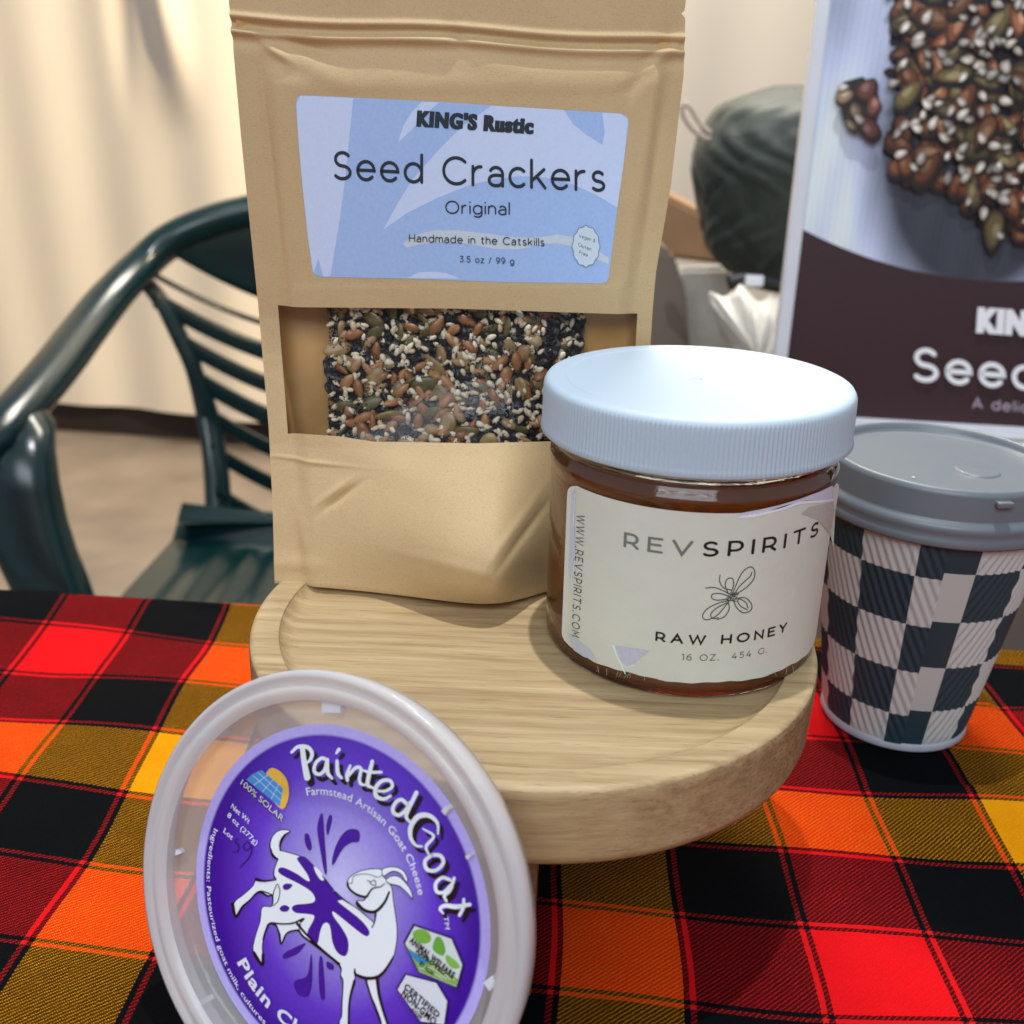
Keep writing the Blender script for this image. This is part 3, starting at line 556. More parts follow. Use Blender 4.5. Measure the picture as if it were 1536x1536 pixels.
def cracker(name, label, x0, x1, z0, z1, yoff, seed, npk, nsf, nse, npp):
    r = random.Random(seed); cx = (x0+x1)/2; yc = float(bagY(cx, (z0+z1)/2))+yoff
    root = thing(name, label, 'seed cracker', (cx, yc+.004, z0), 'seed crackers inside the kraft pouch')
    f = lambda x, z: bagY(np.array(x), np.array(z))+yoff
    nx, nz = 90, 70; P = np.zeros((nz, nx, 3)); 
    for j in range(nz):
        z = z0+(z1-z0)*j/(nz-1); e0 = .0020*math.sin(z*240+seed)+.0009*math.sin(z*620)+.0004*math.sin(z*1500); 
        x = np.linspace(x0+e0, x1+e0*.7, nx); P[j, :, 0] = x; P[j, :, 2] = z
        P[j, :, 1] = f(x, np.full(nx, z))+.0006*np.sin(x*700+z*900)*np.sin(z*800-x*500)+.0002*rng.standard_normal(nx)
    vv = P.reshape(-1, 3); n0 = len(vv); bkv = vv+np.array([0, .0075, 0]); F = grid_faces(nx, nz); F2 = [tuple(n0+i for i in q_[::-1]) for q_ in F]
    rim = [i for i in range(nx)]+[j*nx+nx-1 for j in range(1, nz)]+[(nz-1)*nx+i for i in range(nx-2, -1, -1)]+[j*nx for j in range(nz-2, 0, -1)]
    F3 = [(rim[k+1 if k+1 < len(rim) else 0], rim[k], n0+rim[k], n0+rim[k+1 if k+1 < len(rim) else 0]) for k in range(len(rim))]
    link('slab', mesh(np.vstack([vv, bkv]), F+F2+F3), sm_b, root)
    base = root.location
    def put(nm, me, n, lo, hi, sc_, mat, up=0.0, mind=0.0, clump=None):
        pts = []; k = 0; tries = 0
        if not me.materials: me.materials.append(mat)
        while k < n and tries < n*30:
            tries += 1; x = r.uniform(x0+.001, x1-.001); z = r.uniform(z0+.001, z1-.001)
            if clump and math.sin(x*260+seed)*math.sin(z*300+seed*2)+r.uniform(-.6, .6) < clump: continue
            if any((x-a)**2+(z-b)**2 < mind*mind for a, b in pts): continue
            pts.append((x, z)); k += 1; o = bpy.data.objects.new(nm, me); sc.collection.objects.link(o); o.parent = root
            y = float(f(x, z))-r.uniform(lo, hi)
            o.location = (x-base.x, y-base.y, z-base.z); o.rotation_euler = (r.gauss(0, .35), r.uniform(0, 6.28), r.gauss(0, .35)); s1 = sc_*r.uniform(.8, 1.2); o.scale = (s1, s1, s1*r.uniform(.85, 1.15))
    # long axis lies in the x/z face, thin axis points at the camera
    def flatseed(a, b, c, tip, n=8, m=6):
        me = seedmesh(a, b, c, tip, n, m); me.transform(Matrix.Rotation(math.pi/2, 4, 'X')); [setattr(p, 'use_smooth', True) for p in me.polygons]; return me
    put('pumpkin_seed', flatseed(.0048, .0028, .0010, .25, 10, 7), npk, -.0002, .0012, 1, sm_p, mind=.0050)
    put('sunflower_seed', flatseed(.0037, .0020, .0012, .45, 8, 6), nsf, -.0002, .0014, 1, sm_s, mind=.0031)
    put('sesame_seed', flatseed(.00165, .0010, .0007, .45, 7, 5), nse, .0002, .0022, 1, sm_w, clump=-.15)
    sb_ = np.array([tuple(v.co) for v in flatseed(.00165, .0010, .0007, .45, 6, 5).vertices]); sf_ = grid_faces(6, 5, True); V = []; Fq = []
    for k in range(nse):
        x = r.uniform(x0, x1); z = r.uniform(z0, z1); Rm = np.array((Matrix.Rotation(r.gauss(0, .4), 3, 'X') @ Matrix.Rotation(r.uniform(0, 6.3), 3, 'Y'))); oo = len(V); V += list(sb_@Rm.T+np.array([x, float(f(x, z))-r.uniform(0, .0012), z])); Fq += [tuple(oo+i for i in q_) for q_ in sf_]
    link('sesame_seeds', mesh(V, Fq), sm_w2, root)['kind'] = 'stuff'
    # poppy and chia grains
    oc = np.array([(1, 0, 0), (-1, 0, 0), (0, 1, 0), (0, -1, 0), (0, 0, 1), (0, 0, -1)])*.00040; of = [(0, 2, 4), (2, 1, 4), (1, 3, 4), (3, 0, 4), (2, 0, 5), (1, 2, 5), (3, 1, 5), (0, 3, 5)]
    V = []; Fq = []
    for k in range(npp):
        x = r.uniform(x0, x1); z = r.uniform(z0, z1); p = np.array([x, float(f(x, z))-r.uniform(0, .0016), z]); ro = Matrix.Rotation(r.uniform(0, 6), 3, (r.random(), r.random(), r.random()+.1)); oo = len(V)
        V += [tuple(p+np.array(ro @ Vector(q_))*r.uniform(.7, 1.3)) for q_ in oc]; Fq += [tuple(oo+i for i in q_) for q_ in of]
    o = link('poppy_seeds', mesh(V, Fq), sm_b, root); o['kind'] = 'stuff'
cracker('seed_cracker', 'dark seed cracker with pumpkin, sunflower and sesame seeds, front one in the pouch window', -.0660, .0135, -.1255, -.066, .0050, 3, 50, 118, 296, 9500)
cracker('seed_cracker', 'narrower seed cracker behind the front one, at the right side of the pouch window', .0080, .0225, -.1250, -.066, .0085, 9, 8, 22, 60, 1800)
# ================================================================== HONEY JAR
JB = np.array([.0570, .3185, BT-.0033]); JA = np.array([-.018, .008, 1.0]); JA /= np.linalg.norm(JA)
jar = thing('honey_jar', 'glass jar of dark raw honey with white ribbed lid on the wooden stand', 'honey jar', JB.tolist())
RG = .0442
gp = [(0, .0012), (.030, .0010), (.0405, 0), (.0425, .0002), (.0436, .0010), (.0441, .0024), (RG, .0045), (RG, .0560), (.0440, .0590), (.0446, .0612), (.0447, .0632), (.0440, .0652), (.0432, .0664), (.0436, .0678), (.0445, .0688), (.0445, .0705), (.0425, .0722), (.0420, .082),
      (.0408, .082), (.0408, .0722), (.0433, .0690), (.0424, .0664), (.0437, .0632), (.0431, .0590), (.0434, .0560), (.0434, .0060), (.0424, .0030), (.0385, .0021), (0, .0020)]
link('glass_body', lathe(gp, JB, 144, JA), M['glass'], jar)
hp = [(0, .0014), (.0400, .0014), (.0428, .0022), (.0437, .0040), (.0439, .0120), (.0439, .0560), (.0436, .0590), (.0442, .0632), (.0428, .0664), (.0430, .0672), (.0426, .0680), (0, .0680)]
link('honey', lathe(hp, JB, 144, JA), M['honey'], jar)
def ribs(th, j):
    return np.where((np.arange(len(th)) % 4) < 2, .00022, -.00018) if 3 <= j <= 7 else 0*th
lidp = [(.0452, .0706), (.0472, .0706), (.0479, .0712), (.0474, .0728), (.0473, .0735), (.0472, .0785), (.0471, .0830), (.0470, .0848), (.0469, .0856), (.0463, .0865), (.0452, .0870), (.0440, .0870), (.0410, .0870), (.0406, .0870), (.0403, .08685), (.0400, .0868), (.0396, .0868), (.0200, .0868), (.0050, .0868), (0, .0868)]
link('lid', lathe(lidp, JB, 864, JA, ribs), M['lid_white'], jar)
sp = JB+JA*.0868; link('moulding_mark', lathe([(.0016, 0), (.0011, .0004), (0, .0005)], sp, 12, JA), M['lid_white'], jar)
# cylinder of the jar
e1 = np.cross([0, 1, 0], JA); e1 /= np.linalg.norm(e1); e2 = np.cross(JA, e1)
def jar_hit(px, py, lift=0.0, R=RG+.0004):
    d = ray(px, py); o = -JB; R = R+lift
    dx, dy = d@e1, d@e2; ox, oy = o@e1, o@e2; a = dx*dx+dy*dy; b = 2*(ox*dx+oy*dy); c = ox*ox+oy*oy-R*R; D = np.maximum(b*b-4*a*c, 0); t_ = (-b-np.sqrt(D))/(2*a)
    return d*t_[..., None]
def jar_at(ang, h, lift=0.0):         # ang 0 faces -Y
    ang = np.asarray(ang, float); R = RG+.0004+lift
    return JB+JA*np.asarray(h)[..., None]+(R*np.sin(ang))[..., None]*e1-(R*np.cos(ang))[..., None]*e2
def jar_inv(px, py):
    p = jar_hit(np.array([px], float), np.array([py], float))[0]-JB; return math.atan2(p@e1, -(p@e2)), float(p@JA)
Z3 = lambda x, y: (800+x*.37764, 500+y*.37764)
aL = jar_inv(*Z3(131, 900))[0]; aR = jar_inv(*Z3(1205, 900))[0]; hT = jar_inv(*Z3(650, 712))[1]; hB = jar_inv(*Z3(640, 1388))[1]
na, nh = 120, 50; P = np.zeros((nh, na, 3)); rr_ = .10
for j in range(nh):
    k = j/(nh-1); h = hB+(hT-hB)*k; ins = 0.0
    dd = min(k, 1-k)*(hT-hB); rc = .004
    if dd < rc: ins = (rc-math.sqrt(max(0, rc*rc-(rc-dd)**2)))/RG
    aa = np.linspace(aL+ins, aR-ins, na); hh_ = h+(.00025*np.sin(aa*11)+.00012*np.sin(aa*37) if j == 0 else 0*aa)
    P[j] = jar_at(aa, hh_, .00002+.00018*abs(math.sin(j*.9))*0)
    # left edge of the paper lifts a little
    lift = .0006*np.exp(-((aa-aL)/.03)**2)+.0007*np.exp(-((aa-aR)/.04)**2)*sstep(.6, .9, k); P[j] = jar_at(aa, hh_, .00002+lift)
lab2 = link('label', grid(P), M['jar_paper'], jar)
J = Paint(lambda px, py, l: jar_hit(px, py, l), 1e-6, 1.3e-4)
def jtext(txt, p0, p1, hpx, wt, track, col, start=0):
    a0, h0 = jar_inv(*p0); a1, h1 = jar_inv(*p1); st, wd = layout(txt, wt, track); cols = col if isinstance(col, list) else None
    cm = jar_inv((p0[0]+p1[0])/2, (p0[1]+p1[1])/2); H = abs(jar_inv(p0[0], p0[1]-hpx)[1]-h0)
    for s_ in st:
        cc = col if cols is None else (cols[0] if s_[0][0] < cols[2]*wd else cols[1])
        W = wt
        def tr(v):
            v = np.asarray(v); q = v[:, 0]/wd; P_ = jar_at(a0+(a1-a0)*q, h0+(h1-h0)*q+v[:, 1]*H, JT['l']); return P_
        JT['l'] += 1e-6; J2.stroke(s_, W, cc, tr=tr)
    flush()
JT = {'l': 1.5e-4}
J2 = Paint(lambda a, b, l: None); 
def flush():
    J2.build('lettering', M['print'], lab2); J2.v, J2.f, J2.c = [], [], []
def add3(P3, faces, col):
    o = len(J2.v); J2.v += [tuple(p) for p in P3]
    for f in faces:
        J2.f.append(tuple(o+int(i) for i in f)); J2.c += [tuple(col)]*len(f)
J2.add = lambda v, f, c: add3(v, f, c)
INK = lin(18, 20, 22); GREY = lin(118, 122, 116)
jtext("REVSPIRITS", Z3(358, 848), Z3(1128, 800), 23, .155, .42, [GREY, INK, .345])
jtext("RAW HONEY", Z3(484, 1221), Z3(1003, 1183), 14.5, .185, .42, INK)
jtext("16 OZ.  454 G.", Z3(588, 1297), Z3(925, 1268), 9.5, .10, .35, lin(70, 74, 72))
# address running down the left edge
st, wd = layout("WWW.REVSPIRITS.COM", .11, .35); aU = jar_inv(*Z3(166, 900))[0]; hA = jar_inv(*Z3(172, 716))[1]; hZ = jar_inv(*Z3(172, 1210))[1]
for s_ in st:
    JT['l'] += 1e-6
    def tr(v, l=JT['l']):
        v = np.asarray(v); return jar_at(aU+v[:, 1]*.085, hA+(hZ-hA)*v[:, 0]/wd+v[:, 1]*.0006, l)
    J2.stroke(s_, .11, lin(60, 64, 60), tr=tr)
flush()
def z3s(L): return [Z3(*p) for p in L]
def bline(L, w=1.5): J.stroke(z3s(L), w, lin(72, 78, 74), smooth=6)
for L in ([(742, 960), (740, 985), (755, 1010), (785, 1020)], [(685, 1012), (720, 1010), (760, 1025), (790, 1040)], [(790, 1040), (805, 1000), (830, 950), (860, 928), (878, 940), (876, 975), (845, 1010), (800, 1040)],
          [(795, 1045), (815, 1010), (840, 985), (862, 965), (868, 950)], [(775, 1035), (762, 1000), (772, 975), (792, 975), (795, 1000), (785, 1030)], [(785, 1050), (750, 1035), (715, 1035), (708, 1050), (730, 1060), (775, 1055)],
          [(790, 1060), (740, 1070), (690, 1095), (672, 1125), (690, 1138), (730, 1120), (765, 1080), (785, 1055)], [(735, 1130), (712, 1132), (705, 1115), (730, 1090), (770, 1070)], [(730, 1137), (760, 1125), (778, 1095), (775, 1070)],
          [(800, 1055), (840, 1050), (866, 1075), (864, 1100), (835, 1110), (808, 1090), (795, 1060)], [(850, 1098), (825, 1085), (812, 1065), (820, 1055), (845, 1070), (852, 1090)]): bline(L)
for k in range(4): bline([(772+k*9, 1062), (790+k*9, 1030)], 1.0); bline([(768, 1032+k*9), (808, 1038+k*9)], 1.0)
J.build('butterfly_line_drawing', M['print'], lab2)
TP = paint_mat('torn_paper_print', .85, .5)
def kflush():
    global K1
    K1.build('torn_patch', TP, lab2); K1.v, K1.f, K1.c = [], [], []
K1 = Paint(lambda px, py, l: jar_hit(px, py, l), 2e-6, 1.6e-4); 
K1.poly(z3s([(325, 1242), (360, 1246), (410, 1254), (462, 1262), (430, 1285), (400, 1312), (372, 1322), (348, 1300), (330, 1268)]), lin(196, 196, 214), fine=7); K1.stroke(z3s([(318, 1242), (328, 1270), (345, 1308), (365, 1352)]), [4, 2.5, 3, 1.5], lin(228, 240, 232)); K1.stroke(z3s([(352, 1316), (372, 1326), (400, 1318)]), 2, lin(226, 234, 236)); kflush()
K1.poly(z3s([(820, 715), (900, 700), (980, 682), (1060, 658), (1140, 628), (1190, 604), (1196, 652), (1180, 660), (1080, 664), (1000, 684), (900, 716), (822, 730)]), lin(206, 206, 222), fine=7); K1.stroke(z3s([(818, 731), (880, 722), (980, 700), (1060, 674), (1140, 668), (1198, 660)]), [2, 5, 3.5, 4, 4, 2], lin(236, 240, 246), smooth=4)
K1.poly(z3s([(1065, 716), (1095, 690), (1200, 668), (1200, 700), (1192, 850), (1180, 800), (1130, 740)]), lin(186, 182, 172), fine=7); kflush()
K1.poly(z3s([(140, 628), (162, 620), (168, 640), (160, 720), (166, 850), (150, 985), (138, 940)]), lin(200, 206, 222), fine=7); K1.stroke(z3s([(150, 985), (165, 900), (158, 760), (166, 640)]), [1, 2, 2, 1], lin(226, 230, 236)); kflush()
K1.poly(z3s([(140, 1190), (160, 1205), (190, 1230), (230, 1262), (250, 1300), (200, 1285), (160, 1258)]), lin(196, 200, 210), fine=7); kflush()
for k in range(30):
    a = random.uniform(220, 1120); b = 1385-.00024*(a-650)**2-2; a2 = a+random.uniform(-14, 14); K1.stroke(z3s([(a, b-random.uniform(8, 30)), (a2, b+random.uniform(-2, 7))]), [.3, .8, .3], lin(222, 230, 226))
K1.build('frayed_edge', TP, lab2)['kind'] = 'stuff'
# ================================================================== PAPER CUP
CC = np.array([.1672, .3970]); CB = ZT+.0022; faz = math.atan2(-CC[1], -CC[0])      # direction from the cup to the camera
cup = thing('paper_cup', 'rippled paper cup in navy and cream checks with grey plastic lid beside the stand', 'paper cup', (CC[0], CC[1], CB))
RB, RT, HC = .0292, .0440, .0985
nt, nz = 900, 90; ph = np.linspace(-math.pi, math.pi, nt+1); seam = R_(11.5); P = np.zeros((nz, nt+1, 3)); UVc = np.zeros((nz, nt+1, 2))
kap = (RT-RB)/math.hypot(RT-RB, HC); slant0 = RB/kap
for j in range(nz):
    k = j/(nz-1); h = .0015+k*(HC-.0015); r0 = RB+(RT-RB)*k; sl = slant0+h
    q = ph; rel = (q-seam) % (2*math.pi)                     # 0 just right of the seam .. 2pi just left of it
    xs_ = sl*np.sin(kap*(rel-math.pi)); zs_ = sl*np.cos(kap*(rel-math.pi))
    amp = .00036*sstep(.27, .30, rel)*sstep(0, .05, k)*sstep(1, .97, k)
    rip = amp*np.sin(xs_/.0031*2*math.pi)
    rip = rip+.0004*sstep(.0, .02, rel)*0 + .00035*(1-sstep(0, .012, rel))*0
    step = np.where(rel > 6.0, .0004, 0)
    r = r0+rip+step; a = faz+q
    P[j, :, 0] = CC[0]+r*np.cos(a); P[j, :, 1] = CC[1]+r*np.sin(a); P[j, :, 2] = CB+h
    UVc[j, :, 0] = (np.degrees(q)+1.8)/28.8+21; UVc[j, :, 1] = (h+.0046)/.0215+10-np.where(rel < math.pi, .14, 0)
me = grid(P); set_uv(me, UVc.reshape(-1, 2)); link('cup_wall', me, M['cup'], cup)
link('base_rim', lathe([(RB-.0012, .004), (RB-.0008, .0002), (RB+.0003, -.0012), (RB+.0008, -.0004), (RB+.0006, .0020), (RB+.0001, .0026)], (CC[0], CC[1], CB), 120), M['cup_rim'], cup)
link('base_disc', lathe([(0, .006), (RB-.001, .006)], (CC[0], CC[1], CB), 60), M['cup_rim'], cup)
lp = [(.0448, .0962), (.0464, .0958), (.0468, .0966), (.0462, .0990), (.0457, .1000), (.0461, .1012), (.0462, .1030), (.0456, .1042), (.0447, .1048), (.0440, .1056), (.0432, .1150), (.0425, .1166), (.0414, .1170), (.0402, .1166), (.0396, .1150), (.0392, .1140), (.0360, .1136), (.020, .1137), (0, .1138)]
lid = link('lid', lathe(lp, (CC[0], CC[1], CB), 160), M['cup_lid'], cup)
zt = CB+.1139
link('steam_hole', lathe([(.0006, .0001), (0, .0001)], (*on_z(1370, 716, zt)[:2], zt), 10), M['frame'], lid)
link('sip_button', lathe([(.0085, 0), (.0078, .0008), (0, .0010)], (*on_z(1466, 706, zt)[:2], zt-.0002), 24), M['cup_lid'], lid)
p = on_y(1505, 748, float(CC[1]-.0425)); a = math.atan2(p[1]-CC[1], p[0]-CC[0])
tab = box((-.0022, -.0030, -.0010), (.0022, .0030, .0012), 0, .0005); tab.transform(Matrix.Translation((CC[0]+.0436*math.cos(a), CC[1]+.0436*math.sin(a), CB+.113)) @ Matrix.Rotation(a, 4, 'Z')); link('sip_tab', tab, M['cup_lid'], lid)
# ================================================================== CHEESE TUB LID LEANING ON THE STAND
GC = np.array([-.0451, .2104, -.1929]); GAZ, GEL, GR = R_(-28.0), R_(18.8), .0588
gn = np.array([math.sin(GAZ)*math.cos(GEL), -math.cos(GAZ)*math.cos(GEL), math.sin(GEL)]); gr = np.cross([0, 0, 1.], gn); gr /= np.linalg.norm(gr); gu = np.cross(gn, gr)
# local: x = gr (to the viewer's right when facing the disc), y = gu, lift along gn
goat = thing('cheese_tub_lid', 'round translucent plastic cheese tub lid with purple goat label leaning on the stand', 'tub lid', (GC-gn*.006-gu*.0585).tolist())
def disc_lathe(prof, n=160, c=(0, 0)):
    th = np.linspace(0, 2*np.pi, n, endpoint=False); P = np.zeros((len(prof), n, 3)); C0 = GC+gr*c[0]+gu*c[1]
    for j, (r, h) in enumerate(prof): P[j] = C0+gn*h+(np.cos(th)*r)[:, None]*gr+(np.sin(th)*r)[:, None]*gu
    return grid(P, True)
LC = (.0012, -.0018)
link('rim', disc_lathe([(.0555, -.0082), (.0562, -.0084), (.0570, -.0078), (.0580, -.0040), (.0585, -.0012), (.0582, .0006), (.0570, .0010), (.0558, .0004), (.0549, .0002), (.0542, .0007), (.0530, .0009), (.0518, .0004), (.0508, -.0006)]), M['tub_milky'], goat)
link('lid_panel', disc_lathe([(.0508, -.0006), (.0504, -.0020), (.0500, -.0046), (.0494, -.0056), (.0470, -.0058), (.0300, -.0058), (0, -.0058)]), M['tub'], goat)
def goat_hit(px, py, lift=0.0):
    C0 = GC+gn*(-.0057+lift); return on_plane(px, py, C0, gn)
def g_loc(px, py):
    p = goat_hit(np.array([px], float), np.array([py], float))[0]-GC; return np.array([p@gr, p@gu])
def g_at(xy, lift): xy = np.asarray(xy); return GC+gn*(-.0057+lift)+xy[:, :1]*gr+xy[:, 1:2]*gu
def bar(name, p, q, wd, hh, mat):
    a = g_loc(*p); b = g_loc(*q); d = (b-a)/np.linalg.norm(b-a); nn = np.array([-d[1], d[0]])*wd/2
    cs = [a-nn, b-nn*.8, b+nn*.8, a+nn]; v = [GC+gr*c[0]+gu*c[1]+gn*h for h in (-.0056, -.0056+hh) for c in cs]
    link(name, mesh(v, [(0, 3, 2, 1), (4, 5, 6, 7), (0, 1, 5, 4), (1, 2, 6, 5), (2, 3, 7, 6), (3, 0, 4, 7)]), mat, goat, False)
G1 = lambda x, y: (200+x*.40365, 1000+y*.40365)
t = NT('bright_plastic'); t.set(col=(.72, .74, .80), rough=.35, sub=.1); M['rib'] = t.m
for p, q, w_ in [((100, 705), (190, 680), .0016), ((215, 1270), (300, 1222), .0016), ((285, 255), (360, 240), .0024), ((722, 145), (790, 150), .0028), ((1170, 535), (1185, 515), .0014), ((1255, 700), (1268, 690), .0010), ((1330, 1175), (1356, 1150), .0024)]: bar('denesting_rib', G1(*p), G1(*q), w_, .0024, M['rib'])
# label: polar sheet with the printed violet field
lc = np.array([g_loc(*G1(787, 0))[0], 0]); 
RL = .0455; LCxy = np.array([.0010, -.0014])
nr, nt = 60, 180; V = []; Fc = []; Cc = []
def violet(x, y):
    g0 = g_loc(*G1(770, 820)); d = math.hypot((x-g0[0])/.0440, (y-g0[1])/.0520); a = np.array(lin(206, 206, 255)); b = np.array(lin(100, 60, 208)); c = np.array(lin(58, 12, 158)); e = np.array(lin(52, 4, 150))
    if d < .30: k = d/.30; return a*(1-k*.55)+b*k*.55
    if d < .62: k = (d-.30)/.32; return (a*.45+b*.55)*(1-k)+b*k
    if d < .9: k = (d-.62)/.28; return b*(1-k)+c*k
    k = min(1, (d-.9)/.3); return c*(1-k)+e*k
BORD = lin(186, 178, 248)
for i in range(nr):
    r = RL*i/(nr-1)
    for k in range(nt): a = 2*math.pi*k/nt; x, y = LCxy[0]+r*math.cos(a), LCxy[1]+r*math.sin(a); V.append((x, y)); Cc.append(BORD if r > RL*.936 else violet(x, y))
GP = Paint(lambda x, y, l: g_at(np.stack([x, y], 1), l), 3e-6, 6e-5)      # works in disc metres
GP.add(V, grid_faces(nt, nr, True), np.array(Cc)); glab = GP.build('label', M['print_gloss'], goat)
# artwork, pixel coordinates traced on the photo
Q = Paint(goat_hit, 3e-6, 1.4e-4); s1 = .40365
G2 = lambda x, y: (330+x*.21869, 1200+y*.21869); g1 = lambda L: [G1(*p) for p in L]; g2 = lambda L: [G2(*p) for p in L]
WH = (.86, .95, 1.0); BK = (.004, .004, .006); VI = lin(66, 24, 160)
body = [(480, 215), (440, 204), (395, 215), (360, 250), (345, 300), (352, 350), (375, 385), (395, 405), (385, 440), (372, 480), (372, 520), (383, 545), (330, 557), (300, 560), (248, 548), (225, 590), (160, 650), (108, 690), (92, 735), (110, 798), (130, 785), (150, 740), (200, 690), (270, 630), (330, 655), (362, 652), (356, 728), (290, 735), (275, 830), (240, 945), (228, 1040), (290, 1130), (296, 1100), (290, 1010), (300, 950), (340, 850), (385, 856), (405, 910), (420, 985), (445, 940), (460, 910), (535, 890), (570, 930), (660, 998), (820, 1130), (828, 1200), (845, 1250), (838, 1400), (835, 1480), (820, 1520), (828, 1575), (890, 1575), (880, 1480), (885, 1380), (922, 1240), (932, 1195), (1000, 1222), (1012, 1260), (1040, 1350), (1062, 1400), (1100, 1500), (1120, 1575), (1160, 1575), (1112, 1440), (1087, 1330), (1077, 1222), (1120, 1190), (1180, 1100), (1207, 1000), (1215, 900), (1205, 800), (1190, 700), (1180, 610), (1160, 570), (1140, 545), (1118, 520), (1110, 480), (1060, 472), (970, 485), (900, 520), (874, 560), (885, 600), (930, 640), (995, 665), (985, 690), (937, 692), (950, 725), (1010, 765), (1070, 770), (1058, 835), (1045, 832), (950, 750), (840, 680), (780, 620), (720, 540), (620, 430), (550, 385), (430, 350), (413, 345), (410, 300), (430, 250)]
Q.poly(g2([(x-6, y+10) for x, y in body]), BK, 3); Q.poly(g2(body), WH, 3); Q.stroke(g2(body), 1.3, BK, smooth=4, closed=True)
for L in ([(530, 400), (575, 390), (630, 440), (655, 500), (690, 550), (715, 535), (760, 590), (800, 645), (845, 680), (805, 692), (850, 732), (960, 820), (1018, 890), (1018, 928), (985, 925), (900, 860), (820, 795), (772, 762), (778, 800), (835, 880), (876, 960), (876, 1040), (850, 1070), (803, 1040), (772, 970), (757, 870), (735, 840), (706, 852), (686, 900), (663, 985), (600, 918), (640, 830), (646, 792), (600, 780), (520, 772), (494, 742), (520, 720), (600, 712), (645, 700), (652, 668), (620, 622), (540, 572), (440, 522), (402, 492), (410, 466), (450, 470), (530, 510), (590, 552), (616, 556), (602, 512), (560, 450)],
          [(690, 100), (705, 112), (715, 250), (732, 485), (715, 485), (682, 300), (668, 190)], [(750, 108), (768, 118), (755, 190), (738, 240), (730, 180)], [(585, 235), (608, 240), (628, 320), (615, 345), (595, 322), (582, 270)], [(880, 205), (940, 205), (958, 240), (948, 285), (900, 292), (840, 335), (780, 440), (770, 415), (790, 330), (830, 250)],
          [(580, 985), (572, 1005), (530, 1052), (442, 1088), (440, 1055), (500, 1020)], [(625, 1060), (632, 1160), (626, 1270), (600, 1345), (540, 1332), (510, 1272), (522, 1238), (580, 1222), (608, 1180)], [(685, 1080), (704, 1110), (718, 1350), (690, 1345), (678, 1200)], [(735, 1110), (774, 1130), (778, 1160), (750, 1160), (732, 1140)], [(432, 590), (455, 575), (495, 582), (470, 612), (440, 612)], [(410, 742), (440, 722), (474, 738), (460, 762), (425, 762)]):
    Q.poly(g2(L), VI, 4); Q.stroke(g2(L), .7, BK, smooth=4, closed=True)
Q.poly(g2([(648, 455), (690, 490), (714, 535), (706, 552), (690, 545), (665, 500)]), WH, 3); Q.poly(g2([(775, 610), (798, 618), (795, 630), (780, 622)]), WH)
for L, w_ in (([(940, 698), (980, 745), (1030, 768), (1080, 756), (1130, 700), (1160, 632)], [2, 4.5, 4.5, 3]), ([(1068, 775), (1060, 835), (1042, 875)], [3, 2, 1.5]), ([(872, 562), (890, 610), (940, 650), (1000, 664), (1020, 640), (1050, 605), (1100, 595), (1130, 572)], [2, 4, 2.5, 1.2]), ([(880, 570), (905, 570), (915, 525), (970, 508), (1030, 512), (1080, 530), (1112, 515)], 1), ([(1010, 552), (1035, 560), (1060, 550), (1068, 585), (1040, 580), (1028, 565)], 1.3),
               ([(555, 835), (570, 815), (500, 845), (420, 850), (340, 845), (310, 900), (292, 960)], [3, 2.5, 1.5]), ([(530, 850), (600, 930), (700, 1030), (820, 1125)], [4, 3, 4.5, 3]), ([(385, 860), (410, 920), (420, 985), (448, 925), (480, 900), (545, 885), (548, 845)], 1.8), ([(395, 405), (362, 385), (348, 340)], 3), ([(412, 345), (412, 300), (440, 245), (480, 218)], [1.5, 4, 1.5]), ([(925, 1160), (930, 1195), (1000, 1222), (1075, 1215), (1130, 1170), (1190, 1070)], [2, 4, 5, 5, 4, 1.5]), ([(922, 1240), (888, 1380), (880, 1570)], [4, 3, 3]), ([(1078, 1225), (1090, 1330), (1118, 1440), (1160, 1570)], [5, 4, 3]), ([(996, 1228), (1042, 1370), (1118, 1570)], 2),
               ([(248, 545), (300, 556), (383, 548)], [5, 3, 2]), ([(85, 715), (108, 798), (150, 735), (200, 690), (270, 626), (362, 652)], [5, 3, 2, 2]), ([(232, 1045), (288, 1130), (294, 1060)], 4), ([(395, 575), (410, 620), (398, 690), (365, 725)], 1.2), ([(388, 580), (365, 640), (358, 720)], 1.2), ([(700, 520), (780, 615), (850, 680), (940, 745), (1048, 835)], 1)):
    Q.stroke(g2(L), w_, BK, smooth=5)
for L in ([(1112, 478), (1160, 460), (1220, 464), (1265, 495), (1288, 550), (1272, 556), (1240, 505), (1180, 488), (1122, 522)], [(1140, 545), (1190, 520), (1240, 535), (1290, 590), (1312, 630), (1320, 678), (1290, 642), (1230, 590), (1160, 572)]):
    Q.poly(g2([(x, y+5) for x, y in L]), BK, 3); Q.poly(g2(L), WH, 3); Q.stroke(g2(L), 1.1, BK, smooth=3, closed=True)
